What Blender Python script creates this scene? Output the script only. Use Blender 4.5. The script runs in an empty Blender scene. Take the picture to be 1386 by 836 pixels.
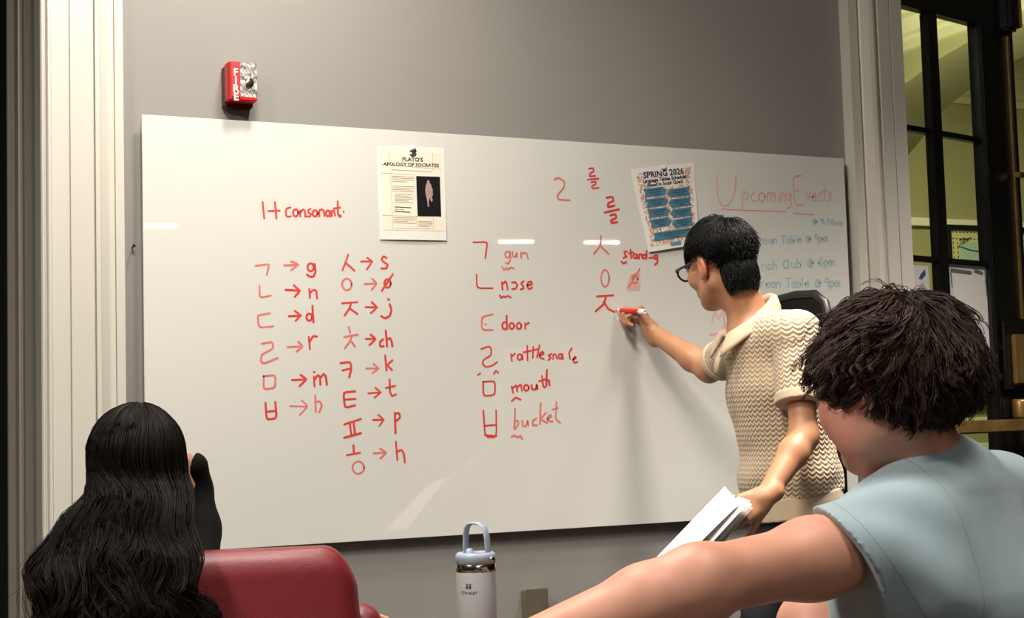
import bpy, bmesh, math, random
import numpy as np
from mathutils import Vector, Matrix
random.seed(7); rng = np.random.default_rng(7)
scene = bpy.context.scene
C = scene.collection

# ------------------------------------------------------------------ camera
FOC = 2100.0; YAW, PITCH, ROLL = -.45544, .0766, .02839
ZB = .78                                             # height of the whiteboard lower edge
CAM = np.array([-.968, -4.293, .3156 + ZB])
def _rot(y, p, r):
    cy, sy, cp, sp, cr, sr = math.cos(y), math.sin(y), math.cos(p), math.sin(p), math.cos(r), math.sin(r)
    return np.array([[cy,-sy,0],[sy,cy,0],[0,0,1]]) @ np.array([[1,0,0],[0,cp,-sp],[0,sp,cp]]) @ np.array([[cr,0,sr],[0,1,0],[-sr,0,cr]])
RC = _rot(YAW, PITCH, ROLL)
cd = bpy.data.cameras.new('camera'); cam = bpy.data.objects.new('camera', cd); C.objects.link(cam)
cd.sensor_width = 36; cd.lens = FOC / 1386 * 36; cd.clip_start = .05
cam.matrix_world = Matrix(((RC[0,0], RC[0,2], -RC[0,1], CAM[0]), (RC[1,0], RC[1,2], -RC[1,1], CAM[1]), (RC[2,0], RC[2,2], -RC[2,1], CAM[2]), (0,0,0,1)))
scene.camera = cam
def ray(px, py): return RC @ np.array([(px-693)/FOC, 1., -(py-418)/FOC])
def at(px, py, d): return CAM + ray(px, py) * d                       # point at depth d along the view axis
def onplane(px, py, p0, n):
    r = ray(px, py); n = np.array(n, float); return CAM + r * (np.dot(np.array(p0) - CAM, n) / np.dot(r, n))
def ony(px, py, y): return onplane(px, py, (0, y, 0), (0, 1, 0))
def onx(px, py, x): return onplane(px, py, (x, 0, 0), (1, 0, 0))

# ------------------------------------------------------------------ world, exposure, lights
w = bpy.data.worlds.new('world'); scene.world = w; w.use_nodes = True
w.node_tree.nodes['Background'].inputs[0].default_value = (.62, .56, .47, 1)
w.node_tree.nodes['Background'].inputs[1].default_value = .03
vs = scene.view_settings; vs.view_transform = 'Standard'; vs.look = 'None'; vs.gamma = 1; vs.exposure = 0.0
def area(name, loc, aim, sx, sy, watt, col=(1, .86, .66), spread=None):
    l = bpy.data.lights.new(name, 'AREA'); l.shape = 'RECTANGLE'; l.size = sx; l.size_y = sy; l.energy = watt; l.color = col
    if spread: l.spread = spread
    o = bpy.data.objects.new(name, l); C.objects.link(o); o.location = loc
    o.rotation_euler = (Vector(aim) - Vector(loc)).to_track_quat('-Z', 'Y').to_euler(); return o
CEIL = 3.3
area('ceiling_or_fill_light', (-.2, -1.9, CEIL-.06), (.0, -.4, .8), .5, .5, 84, (1, .935, .83))
area('ceiling_or_fill_light', (.40, -.72, CEIL-.06), (.38, -.40, 1.0), .25, .25, 18, (1, .93, .81), math.radians(125))
area('ceiling_or_fill_light', (-2.2, -2.7, CEIL-.06), (-1.7, -2.0, 0), .5, .5, 80, (1, .93, .82), math.radians(140))  # fill from the left, set there to brighten the jamb
area('ceiling_or_fill_light', (1.9, -1.35, CEIL-.06), (1.9, -1.3, 0), .5, .5, 32, (1, .93, .83), math.radians(80))
area('ceiling_or_fill_light', (3.2, -1.3, CEIL-.06), (3.1, -1.0, 0), .5, .5, 30, (1, .93, .84), math.radians(84))  # added lamp, brightens the iron door and its notices
area('ceiling_or_fill_light', (.6, -3.4, CEIL-.06), (.8, -2.9, .5), .6, .6, 14, (1, .94, .84), math.radians(100))  # weak fill added over the foreground figures
area('ceiling_or_fill_light', (-.6, -6.0, CEIL-.06), (-.5, -5.4, 0), 1.2, 1.2, 60, (1, .94, .85), math.radians(120))  # broad fill added behind the camera
area('far_room_light', (6.3, 2.4, 3.6), (6.3, 2.9, 0), .9, .9, 98, (1, .97, .70))
area('far_room_light', (3.7, 1.6, 2.5), (4.6, 1.7, 3.4), .5, .5, 17, (1, .98, .74))

# ------------------------------------------------------------------ helpers
def lin(c):
    c = [x/255 for x in c]; return tuple((x/12.92 if x <= .04045 else ((x+.055)/1.055)**2.4) for x in c) + (1,)
MATS = {}
def mat(name, rgb=(128,128,128), rough=.5, metal=0., spec=.5, noise=None, bump=None, coat=0, trans=0, sss=0, emit=None, sheen=0, raw=None):
    m = bpy.data.materials.new(name); m.use_nodes = True; nt = m.node_tree; b = nt.nodes['Principled BSDF']
    col = raw or lin(rgb)
    b.inputs['Base Color'].default_value = col; b.inputs['Roughness'].default_value = rough; b.inputs['Metallic'].default_value = metal
    b.inputs['Specular IOR Level'].default_value = spec; b.inputs['Coat Weight'].default_value = coat; b.inputs['Transmission Weight'].default_value = trans
    if sheen: b.inputs['Sheen Weight'].default_value = sheen; b.inputs['Sheen Roughness'].default_value = .6
    if sss:
        b.inputs['Subsurface Weight'].default_value = sss; b.inputs['Subsurface Radius'].default_value = (.012, .005, .003); b.inputs['Subsurface Scale'].default_value = 1
    tc = nt.nodes.new('ShaderNodeTexCoord')
    if noise:                                        # (scale, amount 0..1[, second rgb])
        n = nt.nodes.new('ShaderNodeTexNoise'); n.inputs['Scale'].default_value = noise[0]; n.inputs['Detail'].default_value = 5
        nt.links.new(tc.outputs['Object'], n.inputs['Vector'])
        r = nt.nodes.new('ShaderNodeValToRGB'); r.color_ramp.elements[0].position = .3; r.color_ramp.elements[1].position = .7
        c2 = lin(noise[2]) if len(noise) > 2 else tuple(x*(1-noise[1]) for x in col[:3]) + (1,)
        r.color_ramp.elements[0].color = c2; r.color_ramp.elements[1].color = col
        nt.links.new(n.outputs[0], r.inputs[0]); nt.links.new(r.outputs[0], b.inputs['Base Color'])
    if bump:                                         # (scale, strength, distance)
        n = nt.nodes.new('ShaderNodeTexNoise'); n.inputs['Scale'].default_value = bump[0]; n.inputs['Detail'].default_value = bump[3] if len(bump) > 3 else 6
        nt.links.new(tc.outputs['Object'], n.inputs['Vector'])
        bp = nt.nodes.new('ShaderNodeBump'); bp.inputs['Strength'].default_value = bump[1]; bp.inputs['Distance'].default_value = bump[2]
        nt.links.new(n.outputs[0], bp.inputs['Height']); nt.links.new(bp.outputs[0], b.inputs['Normal'])
    if emit: b.inputs['Emission Color'].default_value = lin(emit[0]); b.inputs['Emission Strength'].default_value = emit[1]
    MATS[name] = m; return m

def tag(o, label=None, cat=None, group=None, kind=None):
    if label: o['label'] = label
    if cat: o['category'] = cat
    if group: o['group'] = group
    if kind: o['kind'] = kind
    return o
def empty(name, loc, label, cat, group=None, rot=None):
    o = bpy.data.objects.new(name, None); C.objects.link(o); o.location = tuple(loc); o.empty_display_size = .05
    if rot is not None: o.rotation_euler = rot
    return tag(o, label, cat, group)
def link(name, me, m=None, parent=None, smooth=False):
    """ONE mesh object; vertices are given in world space and moved into the parent's frame"""
    o = bpy.data.objects.new(name, me); C.objects.link(o)
    if m and not me.materials: me.materials.append(m)
    if parent is not None:
        bpy_parent_chain = parent; M = Matrix.Identity(4)
        while bpy_parent_chain is not None:
            M = bpy_parent_chain.matrix_basis @ M; bpy_parent_chain = bpy_parent_chain.parent
        me.transform(M.inverted()); o.parent = parent
    if smooth: me.polygons.foreach_set('use_smooth', [True]*len(me.polygons))
    me.update(); return o
def bm_obj(name, bm, m=None, parent=None, smooth=False, bevel=0):
    if bevel: bmesh.ops.bevel(bm, geom=bm.edges[:], offset=bevel, segments=2, affect='EDGES', clamp_overlap=True)
    bmesh.ops.recalc_face_normals(bm, faces=bm.faces[:])
    me = bpy.data.meshes.new(name); bm.to_mesh(me); bm.free(); return link(name, me, m, parent, smooth)
def bx(bm, c, s, R=None):
    """box centre c, full size s, optional 3x3 rotation"""
    r = bmesh.ops.create_cube(bm, size=1)
    M = Matrix.Translation(Vector(c)) @ (Matrix(R).to_4x4() if R is not None else Matrix.Identity(4)) @ Matrix.Diagonal((*s, 1))
    bmesh.ops.transform(bm, matrix=M, verts=r['verts']); return r['verts']
def box(name, lo, hi, m, parent=None, bevel=0):
    bm = bmesh.new(); lo = np.array(lo, float); hi = np.array(hi, float); bx(bm, (lo+hi)/2, hi-lo); return bm_obj(name, bm, m, parent, bevel=bevel)
def prism(name, pts, z0, z1, m, parent=None, axis='z', bevel=0, smooth=False):
    """polygon pts extruded; axis z: pts=(x,y); axis y: pts=(x,z); axis x: pts=(y,z)"""
    f = {'z': lambda a, b, t: (a, b, t), 'y': lambda a, b, t: (a, t, b), 'x': lambda a, b, t: (t, a, b)}[axis]
    bm = bmesh.new(); A = [bm.verts.new(f(a, b, z0)) for a, b in pts]; B = [bm.verts.new(f(a, b, z1)) for a, b in pts]; n = len(pts)
    bm.faces.new(A); bm.faces.new(B[::-1])
    for i in range(n): bm.faces.new((A[i], A[(i+1) % n], B[(i+1) % n], B[i]))
    return bm_obj(name, bm, m, parent, smooth, bevel)
def tube(bm, pts, rad, seg=8, cap=True, flat=1.0, up=None):
    """tapered tube through pts; rad scalar or list; flat squashes the second axis"""
    P = [Vector(p) for p in pts]; n = len(P); R = rad if hasattr(rad, '__len__') else [rad]*n; rings = []; prev = Vector(up) if up is not None else None
    for i in range(n):
        t = (P[min(i+1, n-1)] - P[max(i-1, 0)]).normalized()
        if prev is None: prev = t.orthogonal()
        u = (prev - t*prev.dot(t)); u = u.normalized() if u.length > 1e-6 else t.orthogonal(); v = t.cross(u); prev = u
        rings.append([bm.verts.new(P[i] + (u*math.cos(a) + v*math.sin(a)*flat)*R[i]) for a in [2*math.pi*k/seg for k in range(seg)]])
    for i in range(n-1):
        for k in range(seg): bm.faces.new((rings[i][k], rings[i][(k+1) % seg], rings[i+1][(k+1) % seg], rings[i+1][k]))
    if cap: bm.faces.new(rings[0][::-1]); bm.faces.new(rings[-1])
def lathe(bm, prof, c, axis=(0,0,1), seg=40):
    """profile [(r, h)] about an axis through c"""
    M = Vector((0,0,1)).rotation_difference(Vector(axis)).to_matrix(); c = Vector(c); rings = []
    for r, h in prof:
        if r < 1e-6: rings.append([bm.verts.new(c + M @ Vector((0,0,h)))])
        else: rings.append([bm.verts.new(c + M @ Vector((r*math.cos(2*math.pi*k/seg), r*math.sin(2*math.pi*k/seg), h))) for k in range(seg)])
    for a, b in zip(rings, rings[1:]):
        for k in range(seg):
            k2 = (k+1) % seg
            if len(a) == 1 and len(b) > 1: bm.faces.new((a[0], b[k], b[k2]))
            elif len(b) == 1 and len(a) > 1: bm.faces.new((a[k], b[0], a[k2]))
            elif len(a) > 1: bm.faces.new((a[k], b[k], b[k2], a[k2]))
def frame_from(o, u, v):
    """4x4 with x=u, y=v and z=u×v"""
    u = Vector(u).normalized(); v = Vector(v); v = (v - u*v.dot(u)).normalized(); n = u.cross(v)
    return Matrix(((u.x, v.x, n.x, o[0]), (u.y, v.y, n.y, o[1]), (u.z, v.z, n.z, o[2]), (0,0,0,1)))
def text(name, s, size, M, m, parent=None, align='LEFT', bold=0, sx=1.0, ext=0.0):
    """flat lettering, as a mesh, in the xy plane of M"""
    cu = bpy.data.curves.new(name, 'FONT'); cu.body = s; cu.size = size; cu.align_x = align; cu.offset = bold; cu.resolution_u = 2; cu.extrude = ext
    o = bpy.data.objects.new(name, cu); C.objects.link(o); dg = bpy.context.evaluated_depsgraph_get()
    me = bpy.data.meshes.new_from_object(o.evaluated_get(dg)); bpy.data.objects.remove(o); bpy.data.curves.remove(cu)
    me.transform(M @ Matrix.Diagonal((sx, 1, 1, 1))); me.name = name; me.materials.clear(); return link(name, me, m, parent)

# ------------------------------------------------------------------ materials of the setting
M_wall = mat('grey_wall_paint', (144,141,137), .55, noise=(1.3, .05), bump=(90, .12, .002))
M_room = mat('room_paint', (150,146,139), .8, noise=(1, .05))
M_trim = mat('cream_gloss_paint', (206,202,192), .38, noise=(2, .04), bump=(25, .08, .002))
M_black = mat('unlit_passage_black', (14,13,12), .8)  # darkness of the unlit passage, put into the wall colour
M_floor = mat('carpet', (70,66,62), .95, noise=(60, .3), bump=(300, .5, .004))
M_ceil = mat('ceiling_paint', (215,208,195), .9, noise=(2, .04))
M_iron = mat('black_iron', (24,23,21), .35, spec=.5, noise=(12, .3), bump=(60, .1, .001))
M_brass = mat('aged_brass', (178,142,86), .38, metal=.6, noise=(14, .35))
M_far = mat('olive_far_wall', (166,162,112), .8, noise=(1.5, .06))
M_farcr = mat('cream_far_cornice', (212,208,160), .6)
M_paper = mat('white_paper', (236,232,226), .7, noise=(30, .02))
M_steel = mat('brushed_steel', (142,132,114), .36, metal=.5, noise=(30, .2))
M_paper.node_tree.nodes['Principled BSDF'].inputs['Subsurface Weight'].default_value = .0
M_glass = bpy.data.materials.new('window_glass'); M_glass.use_nodes = True
def _glass(m, tint=(.96,.97,.93,1), refl=.06):
    nt = m.node_tree; nt.nodes.clear(); o = nt.nodes.new('ShaderNodeOutputMaterial'); mx = nt.nodes.new('ShaderNodeMixShader'); t = nt.nodes.new('ShaderNodeBsdfTransparent')
    g = nt.nodes.new('ShaderNodeBsdfGlossy'); g.inputs['Roughness'].default_value = .02; t.inputs[0].default_value = tint
    lw = nt.nodes.new('ShaderNodeLayerWeight'); lw.inputs[0].default_value = .5; pw = nt.nodes.new('ShaderNodeMath'); pw.operation = 'POWER'; pw.inputs[1].default_value = 4; f = nt.nodes.new('ShaderNodeMath'); f.operation = 'MULTIPLY_ADD'; f.inputs[1].default_value = .9; f.inputs[2].default_value = .035
    nt.links.new(lw.outputs['Facing'], pw.inputs[0]); nt.links.new(pw.outputs[0], f.inputs[0]); nt.links.new(f.outputs[0], mx.inputs[0]); nt.links.new(t.outputs[0], mx.inputs[1]); nt.links.new(g.outputs[0], mx.inputs[2]); nt.links.new(mx.outputs[0], o.inputs[0])
_glass(M_glass)

# ------------------------------------------------------------------ room shell
WY = .035                                            # wall plane; the board's face is y = 0
def S(o): o['kind'] = 'structure'; return o
XL = [ony(px, 0, -.03)[0] for px in (52.7, 54.6, 56.6, 60.5, 62.0, 67.0, 90.2, 91.6, 123.0, 124.6, 132.5, 133.5, 153.5, 154.6, 166.5)]
XR = [ony(px, 340, -.02)[0] for px in (1163.5, 1176, 1178, 1183, 1188, 1192, 1197, 1212.5, 1214, 1231)]
xl0, xl1, xr0, xr1 = XL[0], XL[-1], XR[0], XR[-1]
S(box('floor', (-7, -18, -.12), (12, 9, 0), M_floor))
S(box('ceiling', (-7, -18, CEIL), (12, WY+.25, CEIL+.12), M_ceil))
S(box('wall_back', (xl1-.02, WY, 0), (xr0+.02, WY+.42, CEIL), M_wall))
S(box('wall_left', (-7.12, -18, 0), (-7, WY+.4, CEIL), M_room))
S(box('wall_front', (-7, -18.12, 0), (12, -18, CEIL), M_room))
S(box('wall_right', (12, -18, 0), (12.12, 9, 4.4), M_room))
S(box('wall_back_left', (-7, WY, 0), (xl0-1.25, WY+.42, CEIL), M_wall))
S(box('wall_back_right', (xr1+2.3, WY, 0), (12, WY+.25, CEIL), M_wall))
# dark passage seen past the left jamb
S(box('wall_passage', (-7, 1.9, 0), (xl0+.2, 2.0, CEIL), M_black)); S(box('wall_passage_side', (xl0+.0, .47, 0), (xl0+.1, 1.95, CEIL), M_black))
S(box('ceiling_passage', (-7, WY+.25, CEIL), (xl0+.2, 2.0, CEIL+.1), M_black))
# left casing: one moulded profile, floor to ceiling
f = -.055
prof = [(XL[0], .05), (XL[0], f+.012), (XL[1], f+.006), (XL[2], f+.006), (XL[2]+.001, f+.011), (XL[3]-.002, f+.011), (XL[3], f), (XL[4], f-.004), (XL[5]-.003, f-.004), (XL[5], f+.001),
        (XL[6]-.001, f+.001), (XL[6], f+.010), (XL[7], f+.010), (XL[7]+.001, f+.001), (XL[8]-.001, f+.001), (XL[8], f+.012), (XL[9], f+.012), (XL[9]+.001, f-.004), (XL[10]-.003, f-.004), (XL[10], f), (XL[11], f+.030)]
a0, a1 = XL[11], XL[12]
for k in range(1, 9):
    t = k/8; prof.append((a0+(a1-a0)*t, f+.030 + .014*math.sin(t*math.pi*.5)**1 - .012*t*t))
prof += [(XL[13], f+.038), (XL[13]+.001, f+.032), (XL[14], f+.032), (XL[14], WY+.02), (XL[14]-.05, .05)]
S(prism('trim_1', prof, 0, CEIL, M_trim))
# deep jamb with mouldings left of the casing
jx = XL[0]
jy = [onx(px, 300, jx)[1] for px in (51.5, 38.5, 33, 31.5, 27, 22, 19.2)]
jp = [(jx+.12, .03), (jx+.12, jy[6]+.02), (jx-.018, jy[6]+.02), (jx-.018, jy[6]), (jx-.004, jy[5]), (jx-.004, jy[4]), (jx+.012, jy[4]-.004), (jx+.012, jy[3]), (jx-.002, jy[3]-.003), (jx-.002, jy[2]-.02), (jx+.010, jy[1]), (jx+.010, .03)]
M_jamb = mat('shaded_jamb_grey', (168,160,148), .5)  # jamb's shade put into the colour, greyer than the casing
S(prism('door_1', jp, 0, CEIL, M_jamb))
# right casing
g = -.045
pr = [(XR[0], WY+.02), (XR[0], g+.028), (XR[1]-.004, g+.028), (XR[1], g+.036)]
for k in range(1, 7):
    t = k/6; pr.append((XR[2]+(XR[3]-XR[2])*t, g+.040-.024*t*t))
pr += [(XR[3]+.002, g-.001), (XR[4], g-.006), (XR[5]-.003, g-.004), (XR[5], g+.008), (XR[6], g+.010), (XR[6]+.002, g+.003), (XR[7], g+.003), (XR[7]+.001, g+.011), (XR[8], g+.011), (XR[8]+.001, g+.003), (XR[9]-.004, g+.003), (XR[9], g+.008), (XR[9], WY+.30), (XR[0]+.02, WY+.30)]
S(prism('trim_2', pr, 0, CEIL, M_trim))

# ------------------------------------------------------------------ room beyond the iron door
X1 = 4.6; TH = .5; FY = 4.9; FC = 4.2
S(box('wall_far', (X1-3, FY, 0), (12, FY+.1, FC), M_far)); S(box('ceiling_far', (xr1-3, WY+.25, FC), (12, FY+.1, FC+.1), mat('far_ceiling_paint', (190,192,165), .9)))
S(box('wall_far_left', (xl0+.3, WY+.42, 0), (xr0, WY+.5, FC), M_far))
up = [(1150,190), (1185,148), (1204,128), (1223,115), (1252,93), (1280,74), (1314,55), (1345,43), (1386,32), (1440,24)]
lo = [(1197,290), (1209,250), (1225,215), (1250,185), (1271,155), (1295,134), (1319,117), (1340,102), (1362,88), (1386,76), (1440,56), (1500,40)]
U = [onx(a, b, X1)[1:] for a, b in up]; L = [onx(a, b, X1+TH)[1:] for a, b in lo]
def samp(Q, ys):
    Q = sorted(map(tuple, Q)); return np.interp(ys, [q[0] for q in Q], [q[1] for q in Q])
ylo = min(min(u[0] for u in U), min(l[0] for l in L)); yhi = max(u[0] for u in U)
ys = np.linspace(.35, 2.98, 46); zu = samp(U, ys)
ysl = ys + 0.0; zl = samp(L, ysl)
bm = bmesh.new(); V = []
for y, a, b in zip(ys, zu, zl):
    V.append([bm.verts.new((X1, y, a)), bm.verts.new((X1, y, FC)), bm.verts.new((X1+TH, y, b)), bm.verts.new((X1+TH, y, FC))])
for p, q in zip(V, V[1:]):
    bm.faces.new((p[0], p[1], q[1], q[0])); bm.faces.new((p[0], q[0], q[2], p[2])); bm.faces.new((p[2], q[2], q[3], p[3]))
bm.faces.new((V[0][0], V[0][2], V[0][3], V[0][1])); bm.faces.new((V[-1][0], V[-1][1], V[-1][3], V[-1][2]))
S(bm_obj('wall_arch', bm, M_far)); S(box('wall_arch_pier', (X1, 2.98, 0), (X1+TH, FY, FC), M_far))
# cornice along the arch wall, stepped
zc = onx(1250, 62, X1)[2]
cp = [(X1+.01, zc)]; cx, cz = 0, 0
for dx, dz in ((.03,0),(0,.05),(.02,.015),(0,.02),(.05,.06),(0,.03),(.03,.01),(0,.04),(.06,.05),(0,.03),(.02,.01),(0,.08),(.10,.10),(0,.05)):
    cx += dx; cz += dz; cp.append((X1-cx, zc+cz))
cp.append((X1-cx, FC)); cp.append((X1+.01, FC))
S(prism('trim_3', cp, WY+.3, FY, M_farcr, axis='y'))
z0 = ony(1380, 148, FY)[2]; cp = [(FY+.01, z0)]; cx, cz = 0, 0
for dx, dz in ((.03,0),(0,.05),(.03,.02),(0,.04),(.05,.06),(0,.04),(.03,.01),(0,.06),(.08,.08),(0,.05)):
    cx += dx; cz += dz; cp.append((FY-cx, z0+cz))
cp += [(FY-cx-.4, z0+cz), (FY-cx-.4, z0+cz+.02), (FY+.01, z0+cz+.02)]
S(prism('trim_4', cp, X1+TH, 12, M_farcr, axis='x'))
zr = ony(1245, 301, FY)[2]; S(box('trim_5', (X1+TH, FY-.05, zr-.03), (12, FY, zr+.03), mat('pale_rail_paint', (238,236,205), .3)))

# ------------------------------------------------------------------ iron door leaf with glass panes
ANG = math.radians(14.7); DD = np.array([math.cos(ANG), math.sin(ANG), 0]); DN = np.array([-DD[1], DD[0], 0])      # along the leaf; away from us
D0 = ony(1231, 340, .09)
def dp(px, py, off=0): return onplane(px, py, D0 + DN*off, DN)
def ds(px, py, off=0):
    q = dp(px, py, off) - D0; return float(q @ DD), float(dp(px, py, off)[2])   # (s along leaf, z)
leaf = empty('door_2', (D0[0], D0[1], 0), None, None); leaf['kind'] = 'structure'
DR = Matrix(((DD[0], DN[0], 0), (DD[1], DN[1], 0), (0, 0, 1)))
def dbox(name, s0, s1, z0, z1, d0, d1, m, parent=leaf, bevel=.0):
    bm = bmesh.new(); c = D0 + DD*(s0+s1)/2 + DN*(d0+d1)/2; c = np.array([c[0], c[1], (z0+z1)/2]); bx(bm, c, (abs(s1-s0), abs(d1-d0), abs(z1-z0)), DR)
    return bm_obj(name, bm, m, parent, bevel=bevel)
mv0 = (ds(1249,20)[0] + ds(1265,340)[0])/2; mv1 = (ds(1262.5,20)[0] + ds(1279,340)[0])/2
st0 = (ds(1315.6,35)[0] + ds(1332,345)[0])/2; st1 = (ds(1358,50)[0] + ds(1377,340)[0])/2
pw = st0 - mv1; s_l = mv0 - pw - .0
ztop = (ds(1249,17)[1] + ds(1315,34)[1])/2; zm1 = (ds(1224,174)[1] + ds(1322,189)[1])/2; zm2 = (ds(1231,349)[1] + ds(1336,358)[1])/2
pitchz = zm1 - zm2
dbox('stile', st0, st1, .03, ztop+.32, -.025, .025, M_iron, bevel=.004); dbox('stile', s_l-.09, s_l, .03, ztop+.32, -.025, .025, M_iron, bevel=.004)
dbox('rail', s_l, st0, ztop, ztop+.32, -.022, .022, M_iron, bevel=.003); dbox('rail', s_l, st0, .03, .28, -.022, .022, M_iron, bevel=.003)
dbox('muntin', mv0, mv1, .28, ztop, -.018, .018, M_iron, bevel=.004)
bars = [zm1 - k*pitchz for k in range(8) if zm1 - k*pitchz > .35]
for z in bars:
    for a, b in ((s_l, mv0), (mv1, st0)): dbox('muntin', a, b, z-.010, z+.010, -.018, .018, M_iron, bevel=.004)
edges = [ztop] + bars + [.28]
for z1_, z0_ in zip(edges, edges[1:]):
    for a, b in ((s_l, mv0), (mv1, st0)): dbox('pane', a-.004, b+.004, z0_-.004, z1_+.004, -.003, .003, M_glass)
# thin moulding on the stile and the brass edge strip
for s in (st0+.012, st0+.03): dbox('moulding', s, s+.008, .28, ztop, -.030, -.024, M_iron)
e = st1 - .034
dbox('brass_edge_strip', e, e+.012, .05, ztop-.02, -.034, -.025, M_brass); dbox('black_edge_strip', e+.012, e+.034, .05, ztop+.3, -.036, -.020, M_iron, bevel=.003)
bm = bmesh.new(); q = dp(1364, 190, -.045); zc_ = dp(1364, 235, -.045)[2]; c = D0+DD*(e+.006)+DN*(-.05); bx(bm, (c[0], c[1], zc_), (.045, .03, .02), DR)
bm_obj('rod_bracket', bm, M_brass, leaf, bevel=.003)
# hardware case at the head of the rod
bm = bmesh.new(); c = D0+DD*(e-.01)+DN*(-.05); zt = ds(1355,44)[1]; bx(bm, (c[0], c[1], zt+.14), (.075, .05, .30), DR); bm_obj('rod_case', bm, M_iron, leaf, bevel=.012)
bm = bmesh.new(); c = D0+DD*(e+.030)+DN*(-.052); bx(bm, (c[0], c[1], zt+.15), (.010, .06, .29), DR); bm_obj('case_edge', bm, M_brass, leaf, bevel=.004)
bm = bmesh.new(); s_, z_ = ds(1268,0); c = D0+DD*s_+DN*(-.035); bx(bm, (c[0], c[1], z_+.03), (.08, .03, .06), DR); bm_obj('top_hinge', bm, M_brass, leaf, bevel=.008)
# push bar and lock
s0_, zb0 = ds(1318,578,-.10); s1_, zb1 = ds(1386,575,-.10)
zb_ = (zb0+zb1)/2
dbox('push_bar', s_l+.0, st1+.05, zb_-.024, zb_+.024, -.115, -.085, M_brass, bevel=.006)
sA = ds(1372,480,-.06)[0]
dbox('push_bar_bracket', st1-.02, st1+.05, zb_-.09, zb_+.07, -.09, -.025, M_brass, bevel=.012); dbox('push_bar_bracket', s_l-.05, s_l, zb_-.09, zb_+.07, -.09, -.025, M_brass, bevel=.012)
z_a = ds(1372,430,-.06)[1]; z_b = ds(1372,452,-.06)[1]; z_c = ds(1372,520,-.06)[1]
dbox('lock_case', st0+.02, st1+.07, z_c-.03, z_a, -.050, -.025, M_iron, bevel=.018); dbox('lock_plate', sA, st1+.06, z_c, z_b, -.068, -.048, M_brass, bevel=.006)
bm = bmesh.new(); c = D0+DD*(sA+.03)+DN*(-.06); z1_ = ds(1378,540,-.06)[1]; z2_ = ds(1378,566,-.06)[1]; lathe(bm, [(0,0),(.03,0),(.032,.01),(.032,z1_-z2_-.01),(.028,z1_-z2_),(0,z1_-z2_)], (c[0], c[1], z2_)); bm_obj('lock_cylinder', bm, M_brass, leaf, True)
for px in (1371, 1382):
    c = dp(px, 623, -.027); bm = bmesh.new(); lathe(bm, [(0,.004),(.003,.003),(.004,0)], c, -DN, 12); bm_obj('screw', bm, M_brass, leaf, True)
# the bars of the lower landing seen through the glass: a pale bench rail in the far room
bn = empty('bench', (7.0, 4.2, 0), 'pale slatted bench low down behind the iron door', 'bench'); M_bench = mat('pale_green_paint', (205,208,165), .5)
for z in (.30, .45, .80, .98): box('slat', (5.4, 4.1, z), (8.4, 4.14, z+.10), M_bench, bn, .004)
for x in (5.5, 8.3): box('leg', (x-.04, 4.1, 0), (x+.04, 4.5, 1.05), M_bench, bn)
box('seat', (5.4, 4.14, .42), (8.4, 4.55, .46), M_bench, bn)

# map on the far wall
mx0 = ony(1280, 330, FY)[0]; mz1 = ony(1300, 306, FY)[2]; mp = empty('wall_map', (mx0+1, FY, mz1-.6), 'large sea map with yellow key-pattern border seen through the iron door', 'map')
Mm_y = mat('map_yellow', (214,206,140), .6); Mm_s = mat('map_sea_green', (176,205,180), .6, noise=(3, .1)); Mm_k = mat('map_ink', (50,70,80), .6); Mm_fr = mat('map_frame_black', (20,20,18), .4)
box('backing', (mx0, FY-.05, mz1-1.35), (mx0+2.2, FY-.03, mz1-.02), Mm_y, mp); box('sea_print', (mx0+.10, FY-.054, mz1-1.25), (mx0+2.1, FY-.05, mz1-.13), Mm_s, mp)
for lo_, hi_ in (((mx0-.03, FY-.07, mz1-.04), (mx0+2.23, FY-.02, mz1)), ((mx0-.03, FY-.07, mz1-1.39), (mx0+2.23, FY-.02, mz1-1.35)), ((mx0-.03, FY-.07, mz1-1.35), (mx0, FY-.02, mz1-.04)), ((mx0+2.2, FY-.07, mz1-1.35), (mx0+2.23, FY-.02, mz1-.04))): box('frame_bar', lo_, hi_, Mm_fr, mp)
bm = bmesh.new()
for k in range(60):
    for zz in (mz1-.055, mz1-.105): bx(bm, (mx0+.03+k*.036, FY-.051, zz), (.018, .002, .008))
for k in range(34):
    for xx in (mx0+.03, mx0+.075): bx(bm, (xx, FY-.051, mz1-.14-k*.036), (.008, .002, .018))
tag(bm_obj('border_pattern', bm, Mm_k, mp), kind='stuff')
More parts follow.
